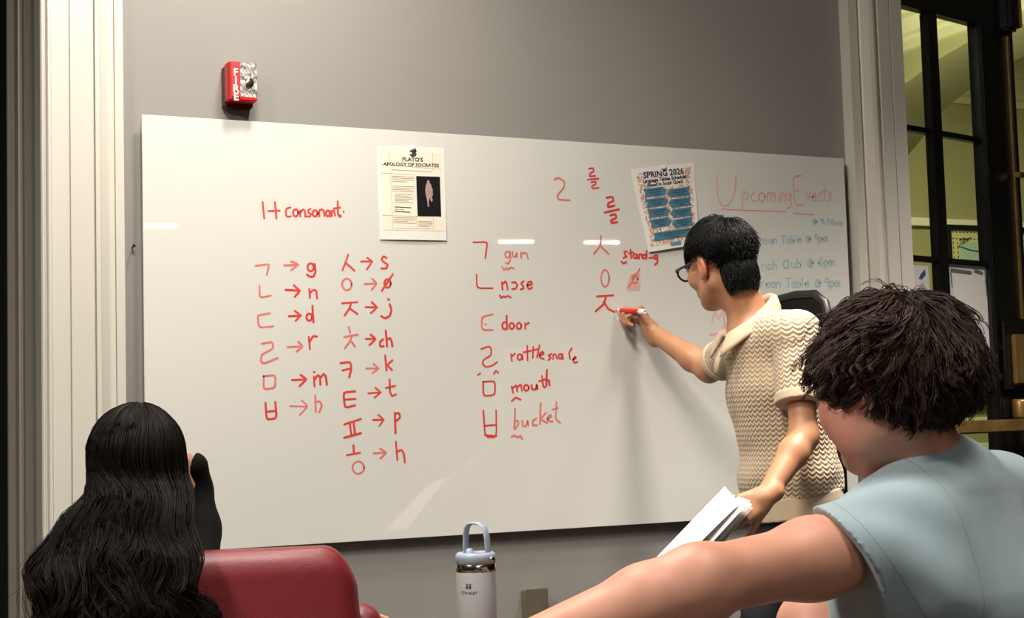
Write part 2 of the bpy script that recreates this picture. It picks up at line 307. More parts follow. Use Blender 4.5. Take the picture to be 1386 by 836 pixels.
def ribbon(bm, P, w, n):
    """flat stroke through 3-d points P in the plane with normal n: one strip with rounded ends"""
    n = Vector(n).normalized(); Q = [Vector(P[0])]
    for p in P[1:]:
        if (Vector(p) - Q[-1]).length > w*.12: Q.append(Vector(p))
    if len(Q) < 2: Q.append(Q[0] + n.orthogonal()*w*.2)
    L = []
    for i in range(len(Q)):
        d0 = (Q[i] - Q[max(i-1, 0)]); d1 = (Q[min(i+1, len(Q)-1)] - Q[i]); d0 = d0.normalized() if d0.length else d1.normalized(); d1 = d1.normalized() if d1.length else d0
        d = d0 + d1; d = d.normalized() if d.length > .3 else d1; k = min(1.5, 1/max(.5, abs(d.dot(d1)))); s = n.cross(d)*w/2*k
        L.append((bm.verts.new(Q[i]+s), bm.verts.new(Q[i]-s)))
    for p, q in zip(L, L[1:]): bm.faces.new((p[0], p[1], q[1], q[0]))
    for (p, d, c) in ((L[0], (Q[0]-Q[1]).normalized(), Q[0]), (L[-1], (Q[-1]-Q[-2]).normalized(), Q[-1])):
        s = n.cross(d)*w/2; arc = [bm.verts.new(c + s*math.cos(t) + d*w/2*math.sin(t)) for t in (.5, 1.1, 1.6, 2.1, 2.6)]
        A, B = (p[0], p[1]) if (p[0].co-c).dot(s) > 0 else (p[1], p[0])
        bm.faces.new([A]+arc+[B])
bm = bmesh.new()
coast = [(1314,322),(1306,324),(1300,329),(1306,329),(1297,333),(1304,335),(1312,338),(1322,340),(1331,341),(1345,343),(1360,344),(1372,340),(1386,342),(1400,338),(1420,350)]
ribbon(bm, [ony(a, b, FY-.056) for a, b in coast], .010, (0,-1,0)); ribbon(bm, [ony(a, b, FY-.056) for a, b in ((1299,325),(1305,322),(1311,325),(1304,328))], .009, (0,-1,0))
ribbon(bm, [ony(a, b, FY-.056) for a, b in ((1380,400),(1384,412),(1380,425),(1388,440))], .012, (0,-1,0))
bm_obj('coast_line', bm, Mm_k, mp)

# notices taped on the glass
def quad_sheet(name, corners, thick, m, parent, n, seg=10, bow=0.0):
    """thin sheet through four 3-d corners TL TR BR BL, bowed along n"""
    TL, TR, BR, BL = [np.array(c) for c in corners]; n = np.array(n, float); bm = bmesh.new(); G = []
    for i in range(seg+1):
        r = []
        for j in range(seg+1):
            u, v = j/seg, i/seg; p = (TL*(1-u)+TR*u)*(1-v) + (BL*(1-u)+BR*u)*v + n*bow*(math.sin(v*math.pi*.5)**3*(.6+.4*math.sin(u*3)))
            r.append((bm.verts.new(p), bm.verts.new(p - n*thick)))
        G.append(r)
    for i in range(seg):
        for j in range(seg):
            a, b, c, d = G[i][j], G[i][j+1], G[i+1][j+1], G[i+1][j]; bm.faces.new((a[0], d[0], c[0], b[0])); bm.faces.new((a[1], b[1], c[1], d[1]))
    for k in range(seg):
        for A, B in ((G[0][k], G[0][k+1]), (G[seg][k+1], G[seg][k]), (G[k+1][0], G[k][0]), (G[k][seg], G[k+1][seg])): bm.faces.new((A[0], B[0], B[1], A[1]))
    return bm_obj(name, bm, m, parent, False)
nt1 = quad_sheet('paper_notice', [dp(1222,355,-.004), dp(1256,359,-.004), dp(1262,440,-.004), dp(1226,440,-.004)], .0004, M_paper, None, -DN, 4)
tag(nt1, 'small white notice with blue mark on the left glass pane of the iron door', 'notice')
Mb = mat('blue_print', (58,92,150), .6); Mg = mat('grey_print', (110,110,108), .6)
bm = bmesh.new(); bm.faces.new([bm.verts.new(dp(a, b, -.0052)) for a, b in ((1246,371),(1252,364),(1253,372),(1248,378),(1244,376))]); bm_obj('blue_mark', bm, Mb, nt1)
nt2 = quad_sheet('paper_notice', [dp(1282,357,-.004), dp(1338,361,-.004), dp(1346,500,-.004), dp(1290,500,-.004)], .0004, M_paper, None, -DN, 4)
tag(nt2, 'tall white printed notice on the right glass pane of the iron door', 'notice')
bm = bmesh.new()
for a, b, w_ in (((1288,365.5),(1314,369),.014), ((1320,366.5),(1329,369.5),.014), ((1287,369),(1289,388),.006), ((1333,366),(1336,400),.006)):
    ribbon(bm, [dp(*a, -.0052), dp(*b, -.0052)], w_, -DN)
bm_obj('printed_lines', bm, Mg, nt2)

# ------------------------------------------------------------------ whiteboard and its writing
BW, BH = 2.4384, 1.2192
M_board = mat('white_glass_board', (217,216,211), .02, spec=.5, noise=(1.2, .015))
M_bedge = mat('board_edge', (236,232,222), .25)
wb = empty('whiteboard', (BW/2, .012, ZB), 'wide frameless white glass board covered in red marker writing', 'whiteboard')
box('board_panel', (0, 0, ZB), (BW, .008, ZB+BH), M_board, wb, .0012)
for x in (.12, BW-.12):
    for z in (ZB+.12, ZB+BH-.12):
        bm = bmesh.new(); lathe(bm, [(0,0),(.018,0),(.018,WY-.008),(0,WY-.008)], (x, .008, z), (0,1,0), 20); bm_obj('standoff', bm, M_steel, wb, True)
M_red = mat('red_marker', (226,72,66), .5, noise=(45, .0, (205,58,56))); M_redf = mat('faded_red_marker', (222,132,124), .5, noise=(45, 0, (214,104,98)))
M_pink = mat('pink_marker', (226,164,166), .5, noise=(40, 0, (224,186,180))); M_pink2 = mat('strong_pink_marker', (224,136,150), .5)
M_blue = mat('blue_marker', (152,188,204), .5, noise=(40, 0, (188,202,204))); M_smudge = mat('pink_smudge', (216,168,156), .6, noise=(60, 0, (214,196,180)))
def crop(ox, oy, sc): return lambda q: (ox + q[0]/sc, oy + q[1]/sc)
def word(strokes, tf, m, w=2.6, name='marker_word', label=None, ink=-.0004):
    """strokes in picture units of one close-up, laid on the board's face"""
    r = empty(name, (0,0,0), None, None); r.parent = wb; r.matrix_parent_inverse = Matrix.Identity(4)
    first = ony(*tf((strokes[0][1:3] if strokes[0][0] == 'e' else strokes[0][0])), 0); r.location = (first[0]-BW/2, -.0125, first[2]-ZB)
    for s in strokes:
        if s and isinstance(s[0], str):
            _, cx, cy, rx, ry = s; s = [(cx+rx*math.cos(t*math.pi/7), cy+ry*math.sin(t*math.pi/7)) for t in range(15)]
        elif len(s) > 2:                              # soften corners a little
            q = [s[0]]
            for a, b, c in zip(s, s[1:], s[2:]): q += [(.25*a[0]+.75*b[0], .25*a[1]+.75*b[1]), (.06*a[0]+.88*b[0]+.06*c[0], .06*a[1]+.88*b[1]+.06*c[1]), (.75*b[0]+.25*c[0], .75*b[1]+.25*c[1])]
            s = q + [s[-1]]
        bm = bmesh.new(); ribbon(bm, [ony(*tf(q), ink) for q in s], w/430*random.uniform(.92, 1.1), (0,-1,0)); ink -= .00003
        bm_obj('pen_stroke', bm, m, r)
    if label: r['label'] = label
    return r
E_ = 'e'
A = crop(320,240,4.18)
word([[(148,140),(157,232)],[(180,190),(245,188)],[(218,140),(226,232)],[(305,170),(285,175),(277,195),(285,222),(308,220)],(E_,335,200,15,20),[(362,222),(360,185),(365,195),(378,180),(388,190),(390,222)],
      [(420,178),(405,185),(408,198),(422,208),(415,222),(398,220)],(E_,445,203,14,18),[(470,220),(468,185),(485,180),(495,190),(497,218)],(E_,517,203,12,16),[(530,190),(532,220)],[(540,218),(540,190),(552,186),(558,215)],
      [(572,135),(576,215),(590,222)],[(552,176),(586,170)],[(588,214),(591,216)],[(606,192),(607,193)]], A, M_red, label='red words reading 1+ consonant')
def pair(a, b, ma=M_redf, mb=M_red, tf=A, w=2.5):
    word(a, tf, ma, w, 'marker_letter'); word(b, tf, mb, w+.3, 'marker_letter')
pair([[(108,500),(184,490),(180,515),(172,550)],[(270,497),(350,495)],[(310,475),(350,492),(310,525)]], [(E_,420,508,18,22),[(442,490),(448,530),(438,560),(415,562),(400,550)]])
pair([[(130,615),(132,680),(195,668)]], [[(278,636),(358,640)],[(325,610),(360,642),(330,675)],[(412,632),(416,680)],[(416,655),(435,635),(452,640),(456,685)]])
pair([[(190,768),(118,780),(128,850),(208,842)]], [[(297,785),(365,782)],[(330,755),(365,780),(335,810)],(E_,412,790,16,20),[(430,725),(436,820)]])
pair([[(632,437),(620,475),(600,525)],[(615,480),(668,527)],[(705,475),(768,475)],[(740,455),(770,475),(738,520)]], [[(850,455),(832,445),(820,465),(835,480),(857,492),(850,515),(820,515)]], M_red)
pair([(E_,625,605,27,33),[(725,603),(793,600)],[(768,572),(795,600),(765,635)]], [(E_,855,600,18,24),[(885,548),(822,642)]])
pair([[(597,712),(685,705)],[(650,708),(640,740),(612,780)],[(643,742),(685,772)],[(730,733),(797,735)],[(765,705),(797,735),(760,768)]], [[(858,688),(864,692)],[(868,718),(878,750),(868,785),(840,797),(820,785)]], M_red)
K = crop(320,440,3.8)
pair([[(130,95),(185,85),(190,120),(130,150),(125,185),(140,198),(212,168)],[(262,112),(340,108)],[(318,85),(342,108),(310,135)]], [[(372,60),(378,122)],[(376,85),(395,55),(415,58)]], tf=K)
pair([[(140,262),(140,330),(200,322),(200,255),(140,262)]], [[(285,282),(360,278)],[(330,255),(362,278),(325,312)],[(398,265),(402,315)],[(402,280),(418,255),(430,265),(432,305)],[(432,270),(448,250),(460,262),(465,305)],[(399,240),(401,241)]], tf=K)
word([[(275,415),(365,418)],[(335,385),(368,415),(325,462)]], K, M_redf, 2, 'marker_letter')
pair([[(405,360),(408,445)],[(408,395),(430,390),(440,415),(425,448)]], [[(150,400),(155,485),(207,478),(200,395)],[(153,445),(203,440)]], tf=K)
pair([[(578,10),(585,38)],[(555,60),(625,48)],[(595,55),(585,80),(558,118)],[(588,78),(610,110)]], [[(665,70),(715,70)],[(690,48),(717,70),(685,102)],[(755,72),(738,85),(738,108),(757,108)],[(768,28),(775,108)],[(775,75),(790,65),(798,80),(802,108)]], tf=K)
pair([[(668,222),(730,222)],[(705,198),(732,222),(700,245)]], [[(535,195),(585,188),(592,220),(580,268)],[(545,232),(588,222)],[(765,155),(772,232)],[(802,180),(775,205),(800,230)]], tf=K)
pair([[(678,350),(742,345)],[(715,322),(744,345),(710,372)]], [[(610,340),(550,345),(558,425),(610,412)],[(553,382),(612,378)],[(788,278),(790,345),(800,365),(820,355)],[(770,322),(815,312)]], M_red, tf=K)
pair([[(703,487),(757,485)],[(730,460),(758,485),(735,518)]], [[(555,510),(640,482)],[(583,505),(592,568)],[(603,502),(610,560)],[(555,578),(640,555)],[(815,450),(818,555)],[(815,455),(838,450),(842,475),(818,495)]], M_red, tf=K)
pair([(E_,627,732,30,32),[(705,658),(770,655)],[(740,635),(772,655),(740,685)]], [[(602,618),(604,650)],[(568,668),(635,655)],[(820,600),(828,692)],[(828,650),(848,640),(862,660),(866,705)]], tf=K)
G = crop(600,300,5.227)
word([[(212,145),(312,142),(305,200),(298,258)],[(235,375),(238,470),(348,470)]], G, M_red, 2.4, 'marker_letter')
word([(E_,455,232,18,22),[(474,210),(478,260),(460,298),(440,290)],[(490,210),(492,245),(508,250),(520,215),(522,250)],[(550,255),(550,215)],[(552,230),(575,218),(590,225),(600,262)],[(415,318),(430,345),(445,325),(460,340),(475,322),(500,330)]], G, M_redf, 2.3, label='faded red word gun')
word([[(415,425),(418,478)],[(420,440),(440,420),(450,440),(455,478)],[(485,430),(510,425),(525,450),(510,475),(487,475)],[(568,420),(550,435),(565,455),(570,470),(548,478)],[(595,450),(628,442),(622,422),(602,425),(592,450),(605,478),(628,465)],[(400,520),(410,540),(425,525),(440,535),(455,522),(478,535)]], G, M_red, label='red word nose')
word([[(350,655),(272,672),(272,765),(350,765)],[(298,725),(301,726)]], G, M_redf, 2.4, 'marker_letter')
word([(E_,435,735,18,25),[(448,665),(452,760)],(E_,485,737,16,22),(E_,535,737,17,22),[(578,715),(580,758)],[(580,730),(605,715)]], G, M_red, label='red word door')
Q = crop(600,440,4.645)
word([[(238,150),(285,132),(302,145),(300,190),(255,215),(245,240),(265,262),(300,258),(338,232)],[(218,312),(233,302)],[(318,305),(330,285),(347,298)],[(250,355),(252,445),(325,438),(325,350),(250,355)],[(252,535),(262,700),(335,705),(332,535)],[(260,632),(330,625)],[(260,688),(335,696)]], Q, M_red, 2.5, 'marker_letter')
word([[(425,180),(432,225)],[(432,195),(450,178)],(E_,480,200,14,18),[(497,185),(500,215)],[(528,130),(530,220)],[(566,135),(562,205)],[(505,170),(592,150)],[(605,125),(590,200)],[(608,190),(632,180),(625,165),(608,175),(605,200),(632,212)],[(680,180),(660,190),(678,205),(660,218)],
      [(690,215),(690,185),(705,180),(715,210)],(E_,735,195,12,14),[(748,180),(752,210)],[(808,145),(790,170),(797,212)],[(815,215),(835,205),(830,195),(815,215),(822,235),(842,230)]], Q, M_red, 2.5, label='red word rattlesnake')
word([[(430,385),(440,425)],[(437,395),(460,375),(465,415)],[(465,390),(488,370),(495,412)],(E_,522,393,16,18),[(555,378),(558,402),(580,405),(588,370),(592,400)],[(620,318),(628,385),(640,390)],[(602,352),(640,340)],[(652,280),(648,380)],[(650,345),(665,345),(668,378)],[(432,475),(455,452),(485,467)]], Q, M_red, 2.8, label='red word mouth')
word([[(452,525),(447,650)],[(447,610),(465,595),(475,620),(450,655)],[(497,600),(500,635),(520,635),(530,595),(535,630)],[(585,585),(562,600),(562,630),(590,628)],[(612,490),(608,620)],[(645,550),(612,590),(655,615)],[(655,590),(680,575),(675,560),(655,575),(655,600),(690,605)],[(712,480),(705,590),(735,612)],[(685,530),(720,520)],[(430,700),(450,690),(465,705),(485,692),(497,715)]], Q, M_redf, 2.4, label='faded red word bucket')
H_ = crop(720,200,3.483)
word([[(105,150),(125,140),(155,160),(150,190),(118,225),(125,245),(178,247)]], H_, M_redf, 2.6, 'marker_letter')
word([[(268,98),(288,95),(292,110),(272,122),(272,135),(298,132)],[(262,150),(315,145)],[(280,162),(302,158),(300,172),(282,180),(285,192),(315,188)]], H_, M_red, 2.4, 'marker_letter')
word([[(352,235),(380,230),(385,250),(358,262),(358,280),(388,272)],[(343,305),(410,290)],[(370,318),(395,312),(398,330),(372,342),(375,355),(402,350)]], H_, M_red, 3.0, 'marker_letter')
word([[(325,415),(325,430)],[(325,440),(320,465),(292,500)],[(322,462),(362,500)],(E_,345,615,19,40)], H_, M_redf, 2.6, 'marker_letter')
word([[(448,488),(435,490),(438,503),(448,512),(432,518)],[(465,480),(468,520)],[(455,498),(478,492)],(E_,485,510,8,10),[(494,500),(497,522)],[(505,522),(505,502),(517,500),(520,520)],(E_,530,512,8,9),[(540,485),(540,522)],[(553,518),(556,519)],[(564,517),(567,518)],(E_,584,515,8,8),[(592,508),(592,540),(580,550)],[(422,535),(430,545),(445,538)]], H_, M_red, 2.8, label='red word standing')
word([[(307,700),(382,695)],[(350,698),(340,735),(300,770)],[(338,725),(360,760),(388,772)]], H_, M_red, 3.2, 'marker_letter')
word([[(450+8*k, 665-2*k+random.uniform(-6,6)), (470+5*k, 600+random.uniform(-8,10))] for k in range(8)], H_, M_smudge, 4.0, 'marker_smudge', ink=-.0003)
word([[(452+7*k, 640+random.uniform(-5,5)), (458+7*k, 668+random.uniform(-5,5))] for k in range(8)], H_, M_pink, 2.2, 'marker_smudge', ink=-.0007)
word([(E_,485,618,13,20),[(508,570),(456,655)]], H_, M_redf, 2.6, 'marker_letter', ink=-.0011)
Z = crop(850,210,3.097)
word([[(372,80),(376,170),(392,210),(415,212),(436,190),(450,150),(452,90)],[(480,150),(478,228)],[(480,160),(500,150),(504,175),(482,192)],[(532,155),(514,170),(520,192),(540,190)],(E_,560,175,13,18),[(585,195),(583,160),(598,155),(600,195)],[(600,165),(615,155),(618,192)],[(633,160),(635,192)],
      [(643,192),(642,160),(655,158),(657,192)],(E_,672,174,9,14),[(682,158),(684,215),(665,222)],[(728,84),(690,90),(700,212),(738,207)],[(695,150),(724,146)],[(745,152),(755,190),(766,152)],[(772,175),(790,170),(782,155),(772,175),(778,190),(790,188)],[(800,190),(798,160),(811,158),(814,190)],[(822,120),(825,190)],[(812,150),(838,148)],[(852,158),(840,166),(852,178),(840,190)]], Z, M_pink, 2.2, label='faded pink words reading Upcoming Events')
word([[(392,225),(470,230),(660,236)],[(695,243),(780,250)]], Z, M_pink2, 1.4, 'marker_underline')
word([[(352,700),(362,645),(380,690),(398,640),(405,705)],[(345,752),(400,745)],[(377,750),(379,800)],[(352,830),(362,905)]], Z, M_pink, 2.6, 'marker_letter')
FT = {'n':[[(0,0),(0,.6)],[(0,.45),(.3,.62),(.45,.4),(.45,0)]],'e':[[(0,.32),(.42,.36),(.35,.6),(.08,.55),(0,.25),(.15,.0),(.42,.08)]],'r':[[(0,0),(0,.6)],[(0,.4),(.15,.58),(.35,.6)]],'T':[[(0,1),(.6,1)],[(.3,1),(.3,0)]],'a':[('e',.2,.3,.2,.28),[(.42,.6),(.44,0)]],
      'b':[[(0,1),(0,0)],('e',.2,.27,.2,.27)],'l':[[(0,1),(.03,0)]],'o':[('e',.22,.3,.22,.3)],'@':[('e',.35,.4,.35,.42),('e',.35,.4,.14,.18)],'9':[('e',.2,.72,.2,.24),[(.4,.75),(.38,0)]],'p':[[(0,.6),(0,-.35)],('e',.2,.3,.2,.28)],'m':[[(0,0),(0,.6)],[(0,.5),(.2,.6),(.25,0)],[(.25,.5),(.45,.6),(.5,0)]],
      'c':[[(.4,.5),(.15,.6),(0,.3),(.15,0),(.4,.08)]],'h':[[(0,1),(0,0)],[(0,.4),(.25,.58),(.4,.4),(.4,0)]],'C':[[(.5,.85),(.25,1),(0,.5),(.2,0),(.5,.12)]],'u':[[(0,.6),(.05,.05),(.3,.05),(.42,.6)],[(.42,.6),(.44,0)]],'6':[[(.35,1),(.02,.5),(.05,.1),(.3,0),(.4,.3),(.2,.45),(.02,.3)]],':':[[(0,.5),(.03,.5)],[(0,.1),(.03,.1)]],'3':[[(0,.95),(.35,.9),(.12,.55),(.38,.3),(.2,0),(0,.1)]],'0':[('e',.2,.5,.2,.45)],'k':[[(0,1),(0,0)],[(.35,.6),(0,.3),(.38,0)]]}
def line(txt, x, y, cw, hgt, slope, m, w, label):
    st = []
    for ch in txt:
        if ch != ' ':
            for s in FT[ch]:
                if s[0] == 'e': st.append(('e', x+s[1]*hgt, y-s[2]*hgt, s[3]*hgt, s[4]*hgt))
                else: st.append([(x+a*hgt, y-b*hgt) for a, b in s])
        k_ = {'l': .6, ':': .6, 'm': 1.25, ' ': .8, '@': 1.25, 'T': 1.15}.get(ch, 1.0)*cw; x += k_; y += k_*slope
    word(st, lambda q: q, m, w, label=label)
line('@ 9:30am', 1100, 303, 5.4, 8, .05, M_blue, 1.9, 'faded blue writing reading @ 9:30am')
line('man Table @ 9pm', 1033, 330, 6.0, 10, -.05, M_blue, 1.9, 'faded blue writing reading man Table @ 9pm')
line('nch Club @ 6pm', 1031, 365, 7.5, 12, -.07, M_blue, 1.9, 'faded blue writing reading nch Club @ 6pm')
line('rean Table @ 9pm', 1030, 389, 7.0, 12, -.02, M_blue, 1.9, 'faded blue writing reading rean Table @ 9pm')

# ------------------------------------------------------------------ posters on the board
M_ink = mat('dark_ink', (60,58,56), .6); M_inkl = mat('grey_ink', (135,128,118), .6); M_cream = mat('cream_print', (240,228,210), .6); M_photo = mat('black_photo_print', (24,24,26), .4, noise=(8, .3)); M_statue = mat('pink_grey_print', (196,164,158), .6, noise=(60, .45))
def sheet(name, cs, y, label, bow):
    q = [ony(*c, y) for c in cs]; o = quad_sheet(name, q, .0004, M_paper, None, (0,-1,0), 12, bow); tag(o, label, 'poster')
    def P(u, v, h=.0007):
        p = (q[0]*(1-u)+q[1]*u)*(1-v) + (q[3]*(1-u)+q[2]*u)*v; return p + np.array([0, -bow*(math.sin(v*math.pi*.5)**3*(.6+.4*math.sin(u*3))) - h, 0])
    return o, P
def patch(name, P, pts, m, parent, h=.0008, n=8):
    """flat printed shape following the sheet, given in sheet coordinates"""
    bm = bmesh.new(); us = [p[0] for p in pts]; vs2 = [p[1] for p in pts]
    bm.faces.new([bm.verts.new(P(u, v, h)) for u, v in pts]); bmesh.ops.triangulate(bm, faces=bm.faces[:]); return bm_obj(name, bm, m, parent)
def gridpatch(name, P, u0, v0, u1, v1, m, parent, h=.0008, n=8):
    bm = bmesh.new(); g_ = [[bm.verts.new(P(u0+(u1-u0)*j/n, v0+(v1-v0)*i/n, h)) for j in range(n+1)] for i in range(n+1)]
    for i in range(n):
        for j in range(n): bm.faces.new((g_[i][j], g_[i+1][j], g_[i+1][j+1], g_[i][j+1]))
    return bm_obj(name, bm, m, parent)
def lines(name, P, segs, m, parent, w, h=.0011):
    bm = bmesh.new()
    for s in segs:
        (u0, v0), (u1, v1) = s; ribbon(bm, [P(u0+(u1-u0)*k/5, v0+(v1-v0)*k/5, h) for k in range(6)], w, (0,-1,0))
    return bm_obj(name, bm, m, parent)
def ptext(P, s, u, v, size, m, parent, align='CENTER', bold=0, sx=1):
    o = P(u, v, .0013); M = frame_from(o, P(min(u+.1, 1), v, .0013)-P(u-.1, v, .0013), P(u, v-.05, .0013)-P(u, v+.05, .0013)); return text('lettering', s, size, M, m, parent, align, bold, sx)
p1, P = sheet('poster', [(510,196.5),(601,200),(604,325.5),(514,324)], -.0012, 'white poster with a dark statue photo near the top of the whiteboard', .005)
gridpatch('cream_field', P, .05, .06, .95, .90, M_cream, p1, .0006)
gridpatch('photo', P, .565, .315, .925, .745, M_photo, p1, .0009)
st = [(0.0,-1),(.16,-.93),(.2,-.78),(.42,-.65),(.5,-.4),(.62,-.3),(.56,-.1),(.62,.1),(.45,.2),(.55,.5),(.4,.62),(.2,.5),(.1,.3),(-.05,.7),(.05,.95),(-.2,.98),(-.3,.4),(-.42,.1),(-.48,-.3),(-.35,-.65),(-.2,-.78),(-.18,-.93)]
patch('statue_print', P, [(.745+.105*a, .50+.145*b) for a, b in st], M_statue, p1, .0012)
patch('shadow_print', P, [(.62,.70),(.74,.64),(.80,.65),(.72,.72),(.64,.735)], mat('deep_black_print', (6,6,6), .5), p1, .0012)
ptext(P, "PLATO'S", .52, .158, .0165, M_ink, p1, bold=.0005, sx=1.1); ptext(P, 'APOLOGY OF SOCRATES', .50, .212, .0142, M_ink, p1, bold=.0004, sx=1.12)
lines('rule_lines', P, [((.18,.05),(.19,.88)),((.82,.06),(.82,.25)),((.05,.20),(.95,.235)),((.05,.295),(.55,.305)),((.05,.745),(.80,.75)),((.18,.88),(.80,.88)),((.80,.75),(.80,.88)),((.545,.75),(.545,.88))], M_inkl, p1, .0007)
tl = []
for k in range(4): tl.append(((.205,.325+.018*k),(.53-.1*(k==3),.327+.018*k)))
for k in range(4): tl.append(((.205,.43+.018*k),(.53-.05*(k==2),.432+.018*k)))
for k in range(6): tl.append(((.24,.515+.0175*k),(.50-.06*(k%3==1),.517+.0175*k)))
for k in range(4): tl.append(((.205,.765+.019*k),(.53-.12*(k==2),.767+.019*k)))
for k in range(4): tl.append(((.57,.80+.018*k),(.78-.05*(k==3),.802+.018*k)))
tl.append(((.2,.255),(.8,.265)))
tag(lines('text_lines', P, tl, M_inkl, p1, .0012), kind='stuff')
ptext(P, 'ROOM JASPER 237', .22, .655, .0085, M_ink, p1, 'LEFT', .0003) if False else lines('bold_lines', P, [((.23,.652),(.47,.658)),((.23,.70),(.45,.706))], M_ink, p1, .0024)
lines('bold_lines', P, [((.23,.678),(.28,.679)),((.31,.679),(.36,.68))], M_inkl, p1, .0018)
# bird emblem at the head of the sheet
patch('bird_emblem', P, [(.475,.05),(.50,.035),(.53,.045),(.56,.03),(.585,.045),(.57,.07),(.585,.085),(.56,.105),(.52,.112),(.485,.10),(.475,.08),(.50,.085),(.52,.07)], M_ink, p1, .0012)
M_mag = mat('white_magnet', (238,236,230), .3)
def magnet(px, py, label):
    c = ony(px, py, 0); bm = bmesh.new(); lathe(bm, [(0,0),(.006,0),(.007,.002),(.007,.004),(.006,.005),(0,.0055)], (c[0], -.0022, c[2]), (0,-1,0), 24); o = bm_obj('magnet', bm, M_mag, None, True); return tag(o, label, 'magnet', None)
magnet(559, 200, 'small round white magnet at the top of the statue poster')
p2, P = sheet('poster', [(853.5,229),(939,219.5),(946,330),(877,341.5)], -.0012, 'teal and floral schedule poster beside the standing man, tilted on the whiteboard', .009)
M_teal = mat('teal_print', (76,124,146), .6); M_navy = mat('navy_ink', (32,50,84), .6); M_flor = mat('floral_ground', (240,226,214), .6)
gridpatch('floral_field', P, .06, .05, .94, .94, M_flor, p2, .0006)
fl = [mat('coral_print', (220,150,134), .6), mat('rose_print', (206,160,160), .6), mat('leaf_print', (140,160,168), .6), mat('ochre_print', (216,170,120), .6)]
bms = [bmesh.new() for _ in fl]
for k in range(900):
    u, v = random.uniform(.07,.93), random.uniform(.06,.93)
    if .18 < u < .82 and v < .25: continue
    c = Vector(P(u, v, .0009)); r = random.uniform(.0022, .0052); a0 = random.uniform(0, 6)
    bms[k % 4].faces.new([bms[k % 4].verts.new(c + Vector((math.cos(a0+i*1.26)*r*random.uniform(.6,1.2), 0, math.sin(a0+i*1.26)*r))) for i in range(5)])
for b_, m_ in zip(bms, fl): tag(bm_obj('floral_print', b_, m_, p2), kind='stuff')
def hexs(u0, u1, v0, v1, left):
    a, b = (.13, .16); t = (v0+v1)/2
    return [(u0, v0), (u1-.06, v0), (u1, t), (u1-.06, v1), (u0, v1), (u0+.03, t)] if left else [(u0, t), (u0+.06, v0), (u1, v0), (u1-.03, t), (u1, v1), (u0+.06, v1)]
for k in range(4):
    v = .25 + k*.124
    patch('teal_tile', P, hexs(.12, .51, v, v+.106, True), M_teal, p2, .0019); patch('teal_tile', P, hexs(.50, .90, v+.040, v+.146, False), M_teal, p2, .0019)
    lines('tile_lines', P, [((.19,v+.028),(.43,v+.028)),((.21,v+.053),(.41,v+.053)),((.25,v+.078),(.38,v+.078)),((.60,v+.068),(.83,v+.068)),((.60,v+.093),(.84,v+.093)),((.66,v+.118),(.78,v+.118))], M_navy, p2, .0018, .0024)
gridpatch('teal_banner', P, .15, .785, .86, .885, M_teal, p2, .0019); lines('tile_lines', P, [((.22,.81),(.80,.81)),((.30,.835),(.70,.835)),((.38,.862),(.60,.862))], M_navy, p2, .0018, .0024)
gridpatch('blue_seal', P, .42, .925, .62, .965, mat('seal_blue', (110,140,180), .6), p2, .0019)
ptext(P, 'SPRING 2026', .5, .125, .028, M_navy, p2, bold=.0009); ptext(P, 'Language Tables Schedule', .5, .18, .0165, M_navy, p2, bold=.0007, sx=.98); ptext(P, '(Based in South Quad)', .5, .232, .0155, M_navy, p2, bold=.0006)
bm = bmesh.new(); c = ony(896, 227, 0); bp0 = [(-.010,.002),(-.004,-.004),(.004,-.004),(.012,.005),(.004,.003),(.002,.008),(-.001,.003),(-.005,.006),(-.006,.003)]
A_ = [bm.verts.new((c[0]+x*1.1, -.004, c[2]+z*1.1)) for x, z in bp0]; B_ = [bm.verts.new((c[0]+x*1.1, -.008, c[2]+z*1.1)) for x, z in bp0]; bm.faces.new(A_); bm.faces.new(B_[::-1])
for k in range(len(A_)): bm.faces.new((A_[k], A_[(k+1) % 9], B_[(k+1) % 9], B_[k]))
tag(bm_obj('magnet', bm, M_mag), 'small white bird-shaped magnet at the top of the teal schedule poster', 'magnet')

# ------------------------------------------------------------------ fire strobe on the wall
fc = ony(324, 116, -.02); fw, fh = .088, .135; x0 = ony(305,116,-.01)[0]; x1 = ony(343.5,116,-.01)[0]; z1 = ony(324,88,-.01)[2]; z0 = ony(324,146,-.01)[2]
fa = empty('fire_strobe', ((x0+x1)/2, WY, z0), 'red FIRE alarm strobe with clear lens on the grey wall', 'fire alarm')
M_fred = mat('red_plastic', (190,24,30), .35); M_fdark = mat('dark_red_plastic', (92,22,22), .5); M_wht = mat('white_lettering', (240,225,220), .5)
M_lens = mat('clear_lens', (205,203,198), .12, metal=.0, spec=1, noise=(55, 0, (96,92,88)), bump=(70, 1, .004)); M_refl = mat('lens_reflector', (215,205,180), .2, metal=1, noise=(80, .5))
box('base_plate', (x0-.0, -.002, z0+.0), (x1, WY, z1), M_fdark, fa, .006)
prism('housing', [(x0, -.035), (x0+.006, -.048), (x0+.030, -.052), (x0+.034, -.046), (x0+.034, 0), (x0, 0)], z0+.022, z1, M_fred, fa, bevel=.002)
box('lower_lip', (x0, -.046, z0+.014), (x1, .0, z0+.026), M_fred, fa, .003)
bm = bmesh.new(); v0 = bx(bm, ((x0+.034+x1)/2, -.020, (z0+.026+z1)/2), (x1-x0-.034, .045, z1-z0-.026)); bmesh.ops.subdivide_edges(bm, edges=bm.edges[:], cuts=9, use_grid_fill=True)
for v in bm.verts:
    if v.co.y < -.03: v.co.y += random.uniform(-.003, .004)
bm_obj('lens', bm, M_lens, fa)
